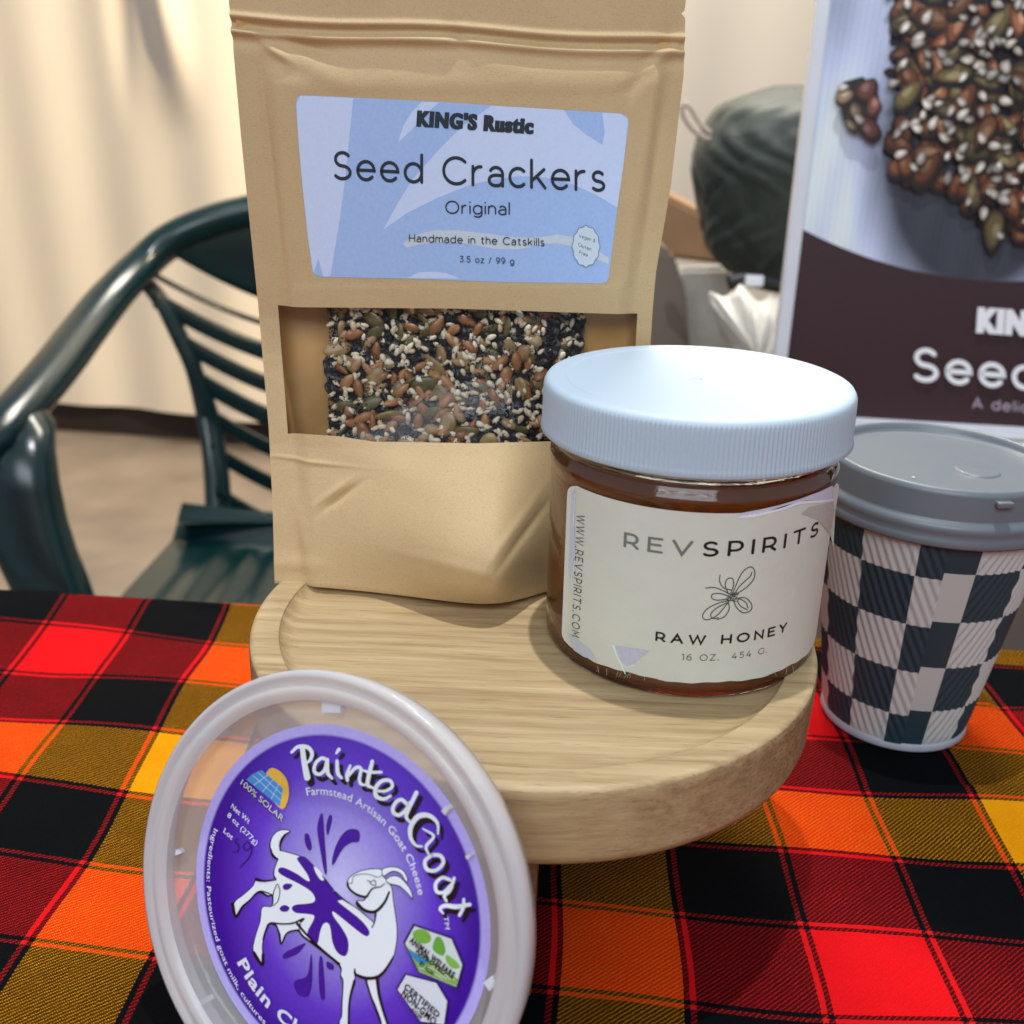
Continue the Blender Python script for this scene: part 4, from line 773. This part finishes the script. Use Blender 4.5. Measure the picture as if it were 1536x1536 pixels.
# hand-lettered name following the edge
LET = [([(628, 300), (634, 350), (646, 412)], [18, 20, 24]), ([(588, 318), (612, 298), (648, 300), (664, 322), (656, 348), (634, 362)], [10, 16, 14, 8]), ([(716, 345), (700, 340), (678, 358), (672, 388), (690, 400), (710, 385), (720, 350)], 13), ([(722, 345), (722, 392), (738, 415)], [12, 15, 10]), ([(757, 350), (760, 395), (774, 414)], [12, 15, 10]), ([(754, 322), (764, 308)], [8, 14]),
       ([(806, 368), (794, 402), (796, 422)], [10, 14, 12]), ([(796, 410), (826, 376), (846, 380), (840, 415), (846, 436), (866, 440)], [10, 14, 12, 12, 9]), ([(888, 352), (874, 410), (872, 440), (894, 452)], [14, 16, 14, 8]), ([(848, 384), (880, 392), (922, 392)], [8, 12, 10]), ([(906, 462), (936, 462), (962, 446), (954, 424), (926, 424), (902, 448), (902, 480), (930, 492), (956, 480)], [9, 12, 14, 16, 10]),
       ([(1018, 512), (996, 494), (974, 506), (964, 536), (984, 552), (1010, 536), (1028, 506)], 14), ([(1052, 468), (1030, 515), (1014, 556), (1030, 580)], [16, 14, 14, 8]), ([(1132, 622), (1130, 582), (1100, 554), (1060, 556), (1032, 592), (1030, 634), (1050, 664), (1072, 668)], [6, 14, 20, 18, 12, 8]), ([(1076, 602), (1116, 630), (1088, 668), (1100, 702)], [6, 11, 12, 6]),
       ([(1110, 700), (1084, 722), (1092, 754), (1126, 756), (1152, 728), (1140, 702), (1110, 700)], 14), ([(1176, 792), (1148, 784), (1124, 806), (1128, 836), (1154, 838), (1180, 812)], 13), ([(1192, 786), (1176, 830), (1156, 852), (1164, 872)], [12, 15, 12, 8]), ([(1152, 918), (1140, 900), (1160, 888), (1200, 892), (1250, 884)], [6, 12, 16, 18, 14]), ([(1228, 864), (1226, 895), (1212, 924)], [10, 14, 12])]
for L, w_ in LET: Q.stroke(g1([(x+14, y+20) for x, y in L]), [k*s1*1.15 for k in (w_ if isinstance(w_, list) else [w_, w_])], BK, smooth=6)
for L, w_ in LET: Q.stroke(g1(L), [k*s1 for k in (w_ if isinstance(w_, list) else [w_, w_])], WH, smooth=6)
# small printed words with the built-in face
def polar(p):
    q = g_loc(*p)-LCxy; return math.hypot(*q), math.atan2(q[1], q[0])
def arc_text(txt, p0, p1, hpx, col, inward=False, bold=0.0, k=0):
    r0, a0 = polar(p0); r1, a1 = polar(p1)
    if inward and a1 < a0: a1 += 2*math.pi
    if inward: r0 = r1 = min(r0, RL*.905)
    r = (r0+r1)/2; wd = abs(a1-a0)*r; sg = 1 if inward else -1; H = hpx*s1*.000170
    def tr(v):
        q = v[:, 0]/wd; rr = r0+(r1-r0)*q+(-v[:, 1] if inward else v[:, 1]); aa = a0+(a1-a0)*q
        return np.stack([LCxy[0]+rr*np.cos(aa), LCxy[1]+rr*np.sin(aa)], 1)
    btext(GT, txt, tr, H, wd, col, bold)
GT = Paint(lambda x, y, l: g_at(np.stack([x, y], 1), l), 3e-6, 2.6e-3*0+9.0e-4*0+6.5e-4)
WT = (.84, .88, 1.0)
arc_text("Farmstead Artisan Goat Cheese", G1(652, 477), G1(1064, 846), 30, WT, bold=.008)
arc_text("Ingredients: Pasteurized goat milk, cultures, enzymes, salt", G1(291, 588), G1(700, 1500), 22, WT, True, bold=.004)
arc_text("Plain Chèvre", G1(392, 1096), G1(800, 1440), 52, lin(230, 232, 250), True, bold=.03)
def line_text(P_, txt, p0, p1, hpx, col, bold=0.0, ital=0.0):
    p0 = np.array(g_loc(*p0)); p1 = np.array(g_loc(*p1)); d = p1-p0; L = np.linalg.norm(d); d /= L; n_ = np.array([-d[1], d[0]]); H = hpx*s1*.000170
    btext(P_, txt, lambda v: p0+v[:, :1]*d+v[:, 1:2]*n_, H, L, col, bold)
line_text(GT, "Net Wt", G1(368, 522), G1(434, 582), 22, WT, .006); line_text(GT, "8 oz (277g)", G1(354, 553), G1(462, 662), 22, WT, .006); line_text(GT, "Lot", G1(340, 612), G1(372, 642), 22, WT, .006); line_text(GT, "TM", G1(1158, 924), G1(1164, 972), 20, WT)
# sun and panel mark
Q.poly(g1([(505, 380), (540, 385), (568, 415), (578, 455), (575, 495), (555, 530), (520, 500), (480, 440)]), lin(236, 190, 70), 3); Q.poly(g1([(478, 384), (556, 452), (545, 520), (420, 420), (440, 400)]), lin(70, 150, 220))
for a, b in (((500, 402), (448, 440)), ((520, 420), (480, 465)), ((540, 438), (512, 492)), ((462, 392), (552, 474)), ((445, 405), (549, 498))): Q.stroke(g1([a, b]), .8, lin(210, 230, 250))
line_text(GT, "100% SOLAR", G1(402, 437), G1(556, 578), 25, BK, .02); line_text(GT, "100% SOLAR", G1(404, 434), G1(558, 575), 25, lin(226, 232, 240), -.002)
for L in ([(388, 640), (378, 650), (392, 668), (386, 688), (370, 688)], [(440, 672), (424, 652), (408, 668), (420, 684), (440, 668), (432, 705), (396, 748)]): Q.stroke(g1(L), 1.5, lin(34, 18, 96), smooth=5)
# certification marks
hexa = [(1045, 964), (1182, 1012), (1222, 1108), (1200, 1190), (1062, 1134), (1010, 1028)]
Q.poly(g1([(x+(x-1115)*.07, y+(y-1080)*.07) for x, y in hexa]), lin(40, 34, 70)); Q.poly(g1(hexa), lin(214, 226, 226))
Q.poly(g1([(1040, 985), (1070, 975), (1100, 990), (1105, 1020), (1075, 1030), (1045, 1012)]), lin(120, 184, 70), 3); Q.poly(g1([(1112, 1040), (1125, 1005), (1145, 1010), (1160, 1050), (1150, 1075), (1120, 1060)]), lin(100, 172, 66), 3); Q.poly(g1([(1165, 1070), (1205, 1100), (1212, 1120), (1185, 1120), (1162, 1095)]), lin(130, 190, 80), 3)
Q.poly(g1([(1012, 1036), (1040, 1060), (1090, 1080), (1150, 1130), (1206, 1160), (1200, 1188), (1062, 1132)]), lin(132, 182, 92)); Q.poly(g1([(1020, 1052), (1045, 1062), (1068, 1078), (1100, 1094), (1075, 1104), (1046, 1090)]), lin(50, 140, 200), 3)
for k in range(4): Q.stroke(g1([(1062+k*22, 1120-k*4), (1100+k*20, 1128-k*2), (1150+k*14, 1160+k*2)]), 1.3, lin(226, 236, 210), smooth=4)
line_text(GT, "ANIMAL WELFARE", G1(1030, 1018), G1(1192, 1156), 24, BK, .05); line_text(GT, "APPROVED", G1(1052, 1056), G1(1160, 1144), 17, BK, .04); line_text(GT, "BY AGW", G1(1068, 1102), G1(1118, 1146), 15, BK, .04)
hexb = [(1014, 1146), (1126, 1176), (1166, 1244), (1154, 1330), (1068, 1318), (982, 1200)]
Q.poly(g1([(x+(x-1080)*.07, y+(y-1240)*.07) for x, y in hexb]), lin(40, 34, 70)); Q.poly(g1(hexb), lin(222, 230, 240))
line_text(GT, "CERTIFIED", G1(1010, 1190), G1(1136, 1302), 24, BK, .035); line_text(GT, "NON-GMO", G1(1000, 1216), G1(1122, 1330), 28, BK, .035); line_text(GT, "-AGW", G1(1030, 1270), G1(1074, 1310), 17, BK, .03)
Q.build('goat_artwork', M['print_gloss'], glab); GT.build('lettering', M['print_gloss'], glab)
# ================================================================== FRAMED SIGN BEHIND THE CUP
SC = on_y(1285, 640, .86); sy = R_(4); lean = R_(4)                       # lower-left corner of the print
sn = np.array([-math.sin(sy)*math.cos(lean), -math.cos(sy)*math.cos(lean), math.sin(lean)])
def sign_hit(px, py, l=0.0): return on_plane(np.asarray(px, float), np.asarray(py, float), SC+sn*l, sn)
sr = np.cross([0, 0, 1.], sn); sr /= np.linalg.norm(sr); su = np.cross(sn, sr)
def s_loc(px, py): p = sign_hit(np.array([px]), np.array([py]))[0]-SC; return p@sr, p@su
x0, yb0 = s_loc(1285, 627); _, yb1 = s_loc(1530, 639); yb_ = (yb0+yb1)/2; x0 = (s_loc(1189, 530)[0]+s_loc(1235, 0)[0])/2; WS, HS = .44, .60
sign = thing('framed_sign', 'white framed advertising sign with seed cracker photo and white lettering on brown', 'sign', (SC+sr*(x0+WS/2)+su*yb_).tolist())
def sbox(a, b, c, d, l0, l1, name, mat):
    v = [SC+sr*x+su*y+sn*l for l in (l0, l1) for x, y in ((a, c), (b, c), (b, d), (a, d))]
    me = mesh(v, [(0, 3, 2, 1), (4, 5, 6, 7), (0, 1, 5, 4), (1, 2, 6, 5), (2, 3, 7, 6), (3, 0, 4, 7)]); bm = bmesh.new(); bm.from_mesh(me); bmesh.ops.bevel(bm, geom=bm.edges[:], offset=.0012, segments=2, affect='EDGES'); bm.to_mesh(me); bm.free()
    return link(name, me, mat, sign, False)
fw = .0100
sbox(x0-fw, x0, yb_-fw, yb_+HS+fw, -.010, .006, 'frame_bar', M['frame']); sbox(x0+WS, x0+WS+fw, yb_-fw, yb_+HS+fw, -.010, .006, 'frame_bar', M['frame'])
sbox(x0+.0001, x0+WS-.0001, yb_-fw, yb_, -.0098, .0058, 'frame_bar', M['frame']); sbox(x0+.0001, x0+WS-.0001, yb_+HS, yb_+HS+fw, -.0098, .0058, 'frame_bar', M['frame'])
S_ = Paint(lambda x, y, l: SC+sn*l+np.asarray(x)[:, None]*sr+np.asarray(y)[:, None]*su, 1e-6, .0004)
nx, ny = 300, 320; V = []; C_ = []; 
def arcy(x): 
    # brown field below a dished curve traced from the photo
    return 0
ax, ay = s_loc(1206, 345); bx_, by_ = s_loc(1390, 410); ex_, ey_ = s_loc(1530, 422)
cc = np.polyfit([ax, bx_, ex_], [ay, by_, ey_], 2)
sh_c = s_loc(1430, 330); sr2 = random.Random(5)
for j in range(ny):
    for i in range(nx):
        x = x0+WS*i/(nx-1); y = yb_+HS*j/(ny-1); g = .66+.045*math.sin(x*1300+6*math.sin(y*9))+.05*math.sin(x*210+3*math.sin(y*14))+.02*math.sin(y*1700+x*300)+.03*math.sin(x*60+y*22)
        c = np.array([.74, .84, 1.12])*g*1.45
        d = math.hypot((x-s_loc(1500, 150)[0])/.076, (y-s_loc(1500, 215)[1])/.108); k = max(0, min(1, (1.42-d)/.45)); c = c*(1-.93*k)
        d = math.hypot(x-s_loc(1240, 20)[0], y-s_loc(1240, 10)[1]); c = c*(1-.5*max(0, 1-d/.06))
        V.append((x, y)); C_.append(np.clip(c, 0, .9))
S_.add(V, grid_faces(nx, ny), np.array(C_))
BR = tuple(.72*q_ for q_ in lin(72, 50, 54)); top_ = [(x0+WS*i/40, min(yb_+.22, cc[0]*(x0+WS*i/40)**2+cc[1]*(x0+WS*i/40)+cc[2])) for i in range(41)]
xm = -cc[1]/(2*cc[0]); ym = np.polyval(cc, xm); top_ = [(x, (np.polyval(cc, x))) for x, y in top_ if x <= xm]+[(x, np.polyval(cc, x)) for x, y in top_ if x > xm]
S_.poly([(x0, yb_), (x0+WS, yb_)]+top_[::-1], BR)
prt = S_.build('print', M['poster'], sign)
S2 = Paint(lambda x, y, l: SC+sn*l+np.asarray(x)[:, None]*sr+np.asarray(y)[:, None]*su, 1.2e-6, .0008)
def pseed(x, y, a, b, ang, cols, tip=.3):
    dk = sr2.uniform(.4, 1.25); cols = [tuple(q_*dk for q_ in c_) for c_ in cols]
    n = 14; th = np.linspace(0, 2*np.pi, n, endpoint=False)
    def el(k, ox=0, oy=0): 
        u = a*k*np.cos(th)+ox; v = b*k*np.sin(th)*(1-tip*np.cos(th))+oy; return np.stack([x+u*math.cos(ang)-v*math.sin(ang), y+u*math.sin(ang)+v*math.cos(ang)], 1)
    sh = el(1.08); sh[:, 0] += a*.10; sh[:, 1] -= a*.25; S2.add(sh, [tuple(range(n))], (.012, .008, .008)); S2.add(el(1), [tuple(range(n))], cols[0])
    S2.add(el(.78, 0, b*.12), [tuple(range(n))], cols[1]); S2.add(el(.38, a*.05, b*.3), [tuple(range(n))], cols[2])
def incl(px, py):
    # outline of the cracker in the printed photo
    poly = [(1322, 0), (1332, 60), (1326, 120), (1330, 180), (1322, 235), (1345, 268), (1385, 285), (1430, 300), (1455, 345), (1490, 368), (1530, 360), (1620, 330), (1700, 280), (1720, 0), (1720, -260), (1330, -260), (1350, -80)]
    c = False; j = len(poly)-1
    for i in range(len(poly)):
        xi, yi = poly[i]; xj, yj = poly[j]
        if (yi > py) != (yj > py) and px < (xj-xi)*(py-yi)/(yj-yi)+xi: c = not c
        j = i
    return c
ppx = .00054
for layer, (n_, kind) in enumerate(((1500, 'b'), (380, 's'), (300, 'p'), (420, 'w'))):
    for k in range(n_):
        px = sr2.uniform(1322, 1720); py = sr2.uniform(-250, 372)
        if not incl(px-(16 if kind in 'sp' else 8), py+(8 if kind in 'sp' else 4)): continue
        x, y = s_loc(px, py); 
        if y > yb_+HS-.01 or x > x0+WS-.008: continue
        ang = sr2.uniform(0, 6.28); f_ = sr2.uniform(.7, 1.15)
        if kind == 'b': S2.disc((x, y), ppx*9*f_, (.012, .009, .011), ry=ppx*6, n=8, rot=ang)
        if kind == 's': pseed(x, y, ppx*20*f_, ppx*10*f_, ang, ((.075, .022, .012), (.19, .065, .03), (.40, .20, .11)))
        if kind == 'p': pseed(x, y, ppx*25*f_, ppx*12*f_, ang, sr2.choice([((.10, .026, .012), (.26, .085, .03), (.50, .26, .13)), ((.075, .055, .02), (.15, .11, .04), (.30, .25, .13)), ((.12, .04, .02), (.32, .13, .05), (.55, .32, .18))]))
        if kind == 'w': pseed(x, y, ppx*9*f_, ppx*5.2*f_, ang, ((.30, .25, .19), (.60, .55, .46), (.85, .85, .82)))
# crumb lying apart on the printed table
S2.poly([s_loc(*p) for p in ((1252, 140), (1262, 124), (1290, 116), (1312, 130), (1318, 160), (1312, 190), (1305, 215), (1285, 200), (1262, 180))], (.03, .02, .02))
for px, py, a, b, g_, kk in ((1298, 135, 17, 13, 1.0, 0), (1300, 190, 20, 11, 2.4, 0), (1264, 145, 13, 10, .3, 1), (1280, 165, 11, 8, 2, 1), (1285, 178, 10, 5, 2.4, 2), (1262, 132, 8, 5, .2, 2), (1308, 160, 10, 14, 0, 0), (1273, 187, 11, 5, 2.4, 1)):
    pseed(*s_loc(px, py), ppx*a, ppx*b, g_, (((.075, .022, .018), (.20, .07, .05), (.42, .22, .2)), ((.13, .09, .05), (.33, .25, .14), (.6, .5, .36)), ((.3, .25, .19), (.6, .55, .46), (.8, .8, .8)))[kk])
S2.build('picture_of_crackers', M['poster'], prt)
S3 = Paint(lambda px, py, l: sign_hit(px, py, l), 1e-6, .0032)
WHt = (.95, .97, 1.0)
for ox in (-2, -.7, .7, 2): bpx(S3, "KING'S Rustic", (1466+ox, 497), (1466+272+ox, 517), 36, WHt, .045); text_px(S3, "Seed Crackers", (1367, 572), (1367+575, 618), 52, .15, .17, WHt, upv=(.03, -1), cap=True); text_px(S3, "A delicious snack", (1458, 613), (1458+215, 630), 17, .15, .2, lin(178, 164, 180), upv=(.03, -1))
S3.build('lettering', M['poster'], prt)
# box the sign stands on, and its cover
cb = SC+sr*(x0+WS/2)+su*(yb_-fw); bt_ = float(cb[2])-.0015
bxo = thing('storage_box', 'taupe storage box behind the paper cup with the framed sign standing on it', 'box', (.62, 1.05, ZF))
me = box((.30, .80, ZF+.001), (1.02, 1.25, bt_-.006)); me.transform(Matrix.Translation((.66, 1.02, 0)) @ Matrix.Rotation(-sy*.6, 4, 'Z') @ Matrix.Translation((-.66, -1.02, 0))); link('box_body', me, M['beige_box'], bxo, False)
me = box((.292, .792, bt_-.030), (1.028, 1.258, bt_), 0, .003); me.transform(Matrix.Translation((.66, 1.02, 0)) @ Matrix.Rotation(-sy*.6, 4, 'Z') @ Matrix.Translation((-.66, -1.02, 0))); link('box_lid', me, M['cream_cloth'], bxo, False)
# ================================================================== BACKGROUND PILE BESIDE THE SIGN
# dark green stuffed bag
gb0 = on_y(1160, 270, 1.22); gb = thing('stuffed_bag', 'dark green nylon stuffed bag behind the framed sign, gathered at the bottom', 'bag', (gb0+np.array([0.05, 0.05, -.20])).tolist())
nu, nv = 120, 90; P = np.zeros((nv, nu, 3)); th = np.linspace(0, 2*np.pi, nu, endpoint=False); GBX = spline([(1196,), (1108,), (1075,), (1056,), (1050,), (1053,), (1060,), (1068,), (1078,), (1110,)], 5)[:, 0]
for j in range(nv):
    k = j/(nv-1)
    px_l = np.interp(k, np.linspace(0, 1, 46), GBX); py_ = np.interp(k, [0, 1], [124, 425])
    l = on_y(px_l, py_, 1.22)[0]; cx = gb0[0]+.055; r = max(.004, cx-l); z = on_y(1150, py_, 1.22)[2]
    r2 = r*(1+.02*np.sin(th*3+k*4)-.05*np.exp(-(np.sin(th*2.5+k*5+.6)/.12)**2)*k-.035*np.exp(-(np.sin(th*3.5-k*8+2)/.10)**2)*sstep(.1, .4, k)+.012*np.sin(th*17+9*np.sin(k*8)))*(1 if k > 0 else .3)
    P[j, :, 0] = cx+r2*np.cos(th)*1.0; P[j, :, 1] = 1.30+r2*.75*np.sin(th); P[j, :, 2] = z
P = P[::-1]; vv = P.reshape(-1, 3); F = grid_faces(nu, nv, True)+[tuple(range(nu))[::-1], tuple(range((nv-1)*nu, nv*nu))]; link('bag_body', mesh(vv, F), M['fabric_green'], gb)
lp_ = [on_y(x, y, 1.2) for x, y in ((1066, 200), (1050, 185), (1034, 160), (1024, 158), (1026, 175), (1040, 195), (1056, 206), (1066, 208))]; link('drawcord', tube(spline(lp_, 5), .0026, 8), M['strap'], gb)
link('strap', tube(spline([on_y(x, y, 1.2) for x, y in ((1092, 424), (1120, 418), (1150, 424), (1180, 430))], 5), .009, 10), M['black'], gb)
link('buckle', box(*(lambda c: (c-np.array([.010, .004, .006]), c+np.array([.010, .004, .006])))(on_y(1131, 421, 1.185)), 0, .002), M['frame'], gb, False)
# cardboard carton and cloth bags below it
def slab_px(name, label, cat, quad, y, dep, mat, part='body'):
    q_ = np.array([on_y(px, py, y) for px, py in quad]); t_ = thing(name, label, cat, (q_.mean(0)+np.array([0, dep/2, q_[:, 2].min()-q_[:, 2].mean()])).tolist())
    v = list(q_)+[p+np.array([0, dep, 0]) for p in q_]; n = len(q_); me = mesh(v, [tuple(range(n)), tuple(range(2*n-1, n-1, -1))]+[(i, n+i, n+(i+1) % n, (i+1) % n) for i in range(n)])
    bm = bmesh.new(); bm.from_mesh(me); bmesh.ops.recalc_face_normals(bm, faces=bm.faces[:]); bmesh.ops.bevel(bm, geom=bm.edges[:], offset=.006, segments=2, affect='EDGES'); bm.to_mesh(me); bm.free(); link(part, me, mat, t_, False); return t_
slab_px('cardboard_carton', 'brown cardboard carton stacked between the pouch and the green bag', 'carton', [(985, 385), (985, 285), (1075, 330), (1092, 398)], 1.50, .25, M['cardboard'], 'carton_body')
slab_px('lower_carton', 'taupe box below the cardboard carton, just right of the pouch', 'box', [(955, 700), (962, 352), (1010, 380), (1030, 440), (1046, 700)], 1.30, .15, M['beige_box'], 'carton_body')
slab_px('cream_folder', 'cream folded sheet leaning behind the honey jar lid', 'folded sheet', [(1030, 700), (1014, 402), (1092, 400), (1130, 700)], 1.38, .02, M['cream_cloth'], 'sheet')
def sack(name, label, mat, outline, y, dep):
    o2 = np.array([on_y(px, py, y) for px, py in outline]); c = o2.mean(0); n = len(o2); rings = [(0.0, -dep), (.35, -dep*.95), (.7, -dep*.7), (.92, -dep*.3), (1, 0), (.92, dep*.3), (.5, dep*.8), (0, dep)]; o3 = spline(o2, 5, True); P = np.zeros((len(rings), len(o3), 3))
    for j, (k, dy) in enumerate(rings):
        P[j] = c+(o3-c)*max(k, .01)+np.array([0, dy, 0]); P[j, :, 1] += (.010*np.sin(np.arange(len(o3))*.9+j)+.006*np.sin(np.arange(len(o3))*2.1))*k
    return tag(link(name, grid(P[:, ::-1], True), mat), label, 'cloth bag')
sack('cloth_bag', 'crumpled off-white cloth bag under the green bag, left of the sign', M['cream_cloth'], [(1062, 438), (1085, 446), (1112, 428), (1138, 452), (1168, 446), (1186, 500), (1178, 560), (1190, 700), (1102, 700), (1094, 590), (1106, 540), (1080, 500)], 1.15, .04)
# ================================================================== GREEN PLASTIC ARMCHAIR
ch = thing('plastic_armchair', 'dark green plastic garden armchair with slatted back standing behind the table', 'chair', (-.24, 1.35, ZF))
YB = 1.45
def cp(px, py, y): return on_y(px, py, y)
mc = M['chair']
# back frame loop: left stile up, over the top and down the right (mirror about the chair's centre line)
xc = -.235
def mir(L): return [np.array([2*xc-p[0], p[1], p[2]]) for p in L[::-1]]
top = [cp(212, 398, YB-.03), cp(252, 364, YB), cp(308, 338, YB+.02), cp(372, 320, YB+.04), cp(440, 310, YB+.055)]
mid = [np.array([xc, YB+.07, top[-1][2]+.004])]
armL = [cp(-40, 690, 1.02), cp(-5, 650, 1.05), cp(40, 603, 1.11), cp(85, 550, 1.19), cp(127, 495, 1.28), cp(168, 443, 1.36)]
loop = armL+top+mid
full = loop+mir(loop[:-1])
L = spline(full, 6); ii = np.linspace(0, 1, len(L)); wd = .0255+.0035*np.sin(ii*math.pi)**.5
link('top_rail', tube(L, wd, 16, flat=.8, upv=(0, .5, 1)), mc, ch)
# stiles
stile = [cp(212, 415, YB), cp(245, 455, YB+.005), cp(283, 530, YB+.01), cp(305, 610, YB-.01), cp(318, 690, YB-.04), cp(322, 780, YB-.09), cp(322, 835, YB-.13)]
link('back_stile', tube(spline(stile, 5), .013, 10, flat=.8), mc, ch); link('back_stile', tube(spline(mir(stile), 5), .013, 10, flat=.8), mc, ch)
# slats: bands between the slots, dished and drooping to the middle
ends = [(232, 372, 306, 340), (225, 400, 250, 385), (240, 432, 262, 408), (266, 500, 262, 462), (292, 558, 262, 515), (308, 612, 262, 570), (318, 662, 262, 625), (326, 720, 262, 680)]
cuts = [(300, 378, 14), (232, 414, 15), (264, 472, 15), (290, 528, 15), (311, 585, 14), (322, 636, 13), (330, 686, 12)]
half = 60
def zline(px, py):        # left end world point of a slot
    return cp(px, py, YB)
rows = [cp(250, 345, YB)[2]+.01]+[0]; S0 = [zline(a, b) for a, b, c in cuts]
def stile_x(z):
    zz = [p[2] for p in stile][::-1]; xx = [p[0] for p in stile][::-1]; return np.interp(z, zz, xx)
nzs = len(S0)
bands = []; prev = None
gap = .0135
Lr = sorted([(p[0], p[2]) for p in L if p[1] > YB-.12])
def rail_z(x): return np.interp(x, [p[0] for p in Lr], [p[1] for p in Lr])
for i in range(nzs+1):
    zt_ = S0[i-1][2]-gap if i > 0 else None; zb_ = S0[i][2]+gap if i < nzs else S0[-1][2]-.085
    bands.append((zt_, zb_))
for i, (zt_, zb_) in enumerate(bands):
    n = 60; a = np.linspace(-1, 1, n); 
    zm = (zb_+(zt_ if zt_ is not None else zb_+.05))/2; xh = (xc-float(stile_x(min(zm, stile[0][2]))))*(.90 if i == 0 else .985)
    xs_ = xc+a*xh; sag = -.105*(1-a**2); yy_ = YB+.07*(1-a**2)-.02 - np.maximum(0, (-.46-zm))*.5
    if zt_ is None: ztop = rail_z(xs_)
    else: ztop = zt_+sag
    zbot = zb_+sag if i < nzs else zb_+sag*.3; P = np.zeros((8, n, 3))
    zbot = np.minimum(zbot, rail_z(xs_)-.004); ztop = np.minimum(ztop, rail_z(xs_)); ztop = np.maximum(ztop, zbot+.002)
    for j, (kz, oy) in enumerate(((0, -.004), (.12, -.0062), (.5, -.0068), (.88, -.0062), (1, -.004), (1, .003), (.5, .0045), (0, .003))):
        P[j, :, 0] = xs_; P[j, :, 1] = yy_+oy; P[j, :, 2] = zbot*(1-kz)+ztop*kz
    v = P.reshape(-1, 3); f = grid_faces(n, 8)+[(7*n+i_, 7*n+i_+1, i_+1, i_) for i_ in range(n-1)]; link('back_slat', mesh(v, f), mc, ch)
# end bridges between slots and stile, so each slot is a closed opening
zr = S0[0][2]; zl = S0[-1][2]-.05; 
for sg in (-1, 1):
    V = []; n = 30
    for j in range(n):
        z = S0[1][2]-.012+(zl-S0[1][2]+.012)*j/(n-1); xo = float(stile_x(z)); xi = xo+.022
        if sg > 0: xo, xi = 2*xc-xo, 2*xc-xi
        yb2 = YB-.018-max(0, (-.46-z))*.5
        V += [(xo, yb2-.008, z), (xi, yb2-.003, z-.003), (xi, yb2+.004, z-.003), (xo, yb2+.002, z)]
    link('back_stile', mesh(V, grid_faces(4, n)), mc, ch)
# seat
zs = -.585; sy0, sy1 = .98, YB-.10; nu, nv = 60, 50; P = np.zeros((nv, nu, 3))
for j in range(nv):
    k = j/(nv-1); y = sy0+(sy1-sy0)*k; hw = .235-.02*k; x = np.linspace(xc-hw, xc+hw, nu); a = (x-xc)/hw
    P[j, :, 0] = x; P[j, :, 1] = y; P[j, :, 2] = zs-.016*(1-a**2)*(1-.3*k)-.020*sstep(.15, 0, k)+.035*sstep(.86, 1, k)+.0022*np.sign(np.sin(a*34))*(np.abs(a) < .8)*(k < .85)
v = P.reshape(-1, 3); n0 = len(v); F = grid_faces(nu, nv); link('seat', mesh(np.vstack([v, v-np.array([0, 0, .006])]), F+[tuple(n0+i for i in f_[::-1]) for f_ in F]), mc, ch)
# curved panel from the back down to the seat
P = np.zeros((14, 40, 3))
for j in range(14):
    k = j/13; a = np.linspace(-1, 1, 40); z = bands[-1][1]*(1-k)+(zs+.03)*k; P[j, :, 0] = xc+a*.205; P[j, :, 1] = (YB+.05*(1-a**2)-.02-.115*k-.03)+.02*math.sin(k*3.14); P[j, :, 2] = z-.012*(1-a**2)+.01*(a**2)*(1-k)
link('back_panel', grid(P[::-1]), mc, ch)
# arm posts that turn down into the front legs, wide and folded like moulded plastic
for sg in (-1, 1):
    f_ = (lambda p: p) if sg < 0 else (lambda p: np.array([2*xc-p[0], p[1], p[2]]))
    rowsP = []
    for (pxl, pxr, py, y) in ((-60, 40, 622, 1.06), (-75, 60, 650, 1.045), (-70, 60, 690, 1.02), (-62, 66, 740, 1.01), (-40, 78, 800, 1.00), (-20, 94, 850, .99), (0, 110, 890, .985), (20, 128, 940, .98)):
        a_ = f_(cp(pxl, py, y)); b_ = f_(cp(pxr, py, y)); rowsP.append((a_, b_))
    a_, b_ = rowsP[-1]; rowsP.append((np.array([a_[0]+.02*(1 if sg < 0 else -1), a_[1]-.03, ZF+.002]), np.array([b_[0]-.0, b_[1]-.03, ZF+.002])))
    P = np.zeros((len(rowsP), 22, 3)); th = np.linspace(0, 2*np.pi, 22, endpoint=False)
    for j, (a_, b_) in enumerate(rowsP):
        c_ = (a_+b_)/2; h_ = abs(b_[0]-a_[0])/2; P[j, :, 0] = c_[0]+h_*np.sign(np.cos(th))*np.abs(np.cos(th))**.6; P[j, :, 1] = c_[1]+.03+.028*np.sign(np.sin(th))*np.abs(np.sin(th))**.7; P[j, :, 2] = c_[2]
    link('front_leg', grid(P, True), mc, ch)
    for_ = f_(np.array([xc-.19, YB-.12, zs])); link('rear_leg', tube([for_, for_+np.array([sg*.03, .10, ZF-zs+.001])], .022, 12, flat=.6), mc, ch)
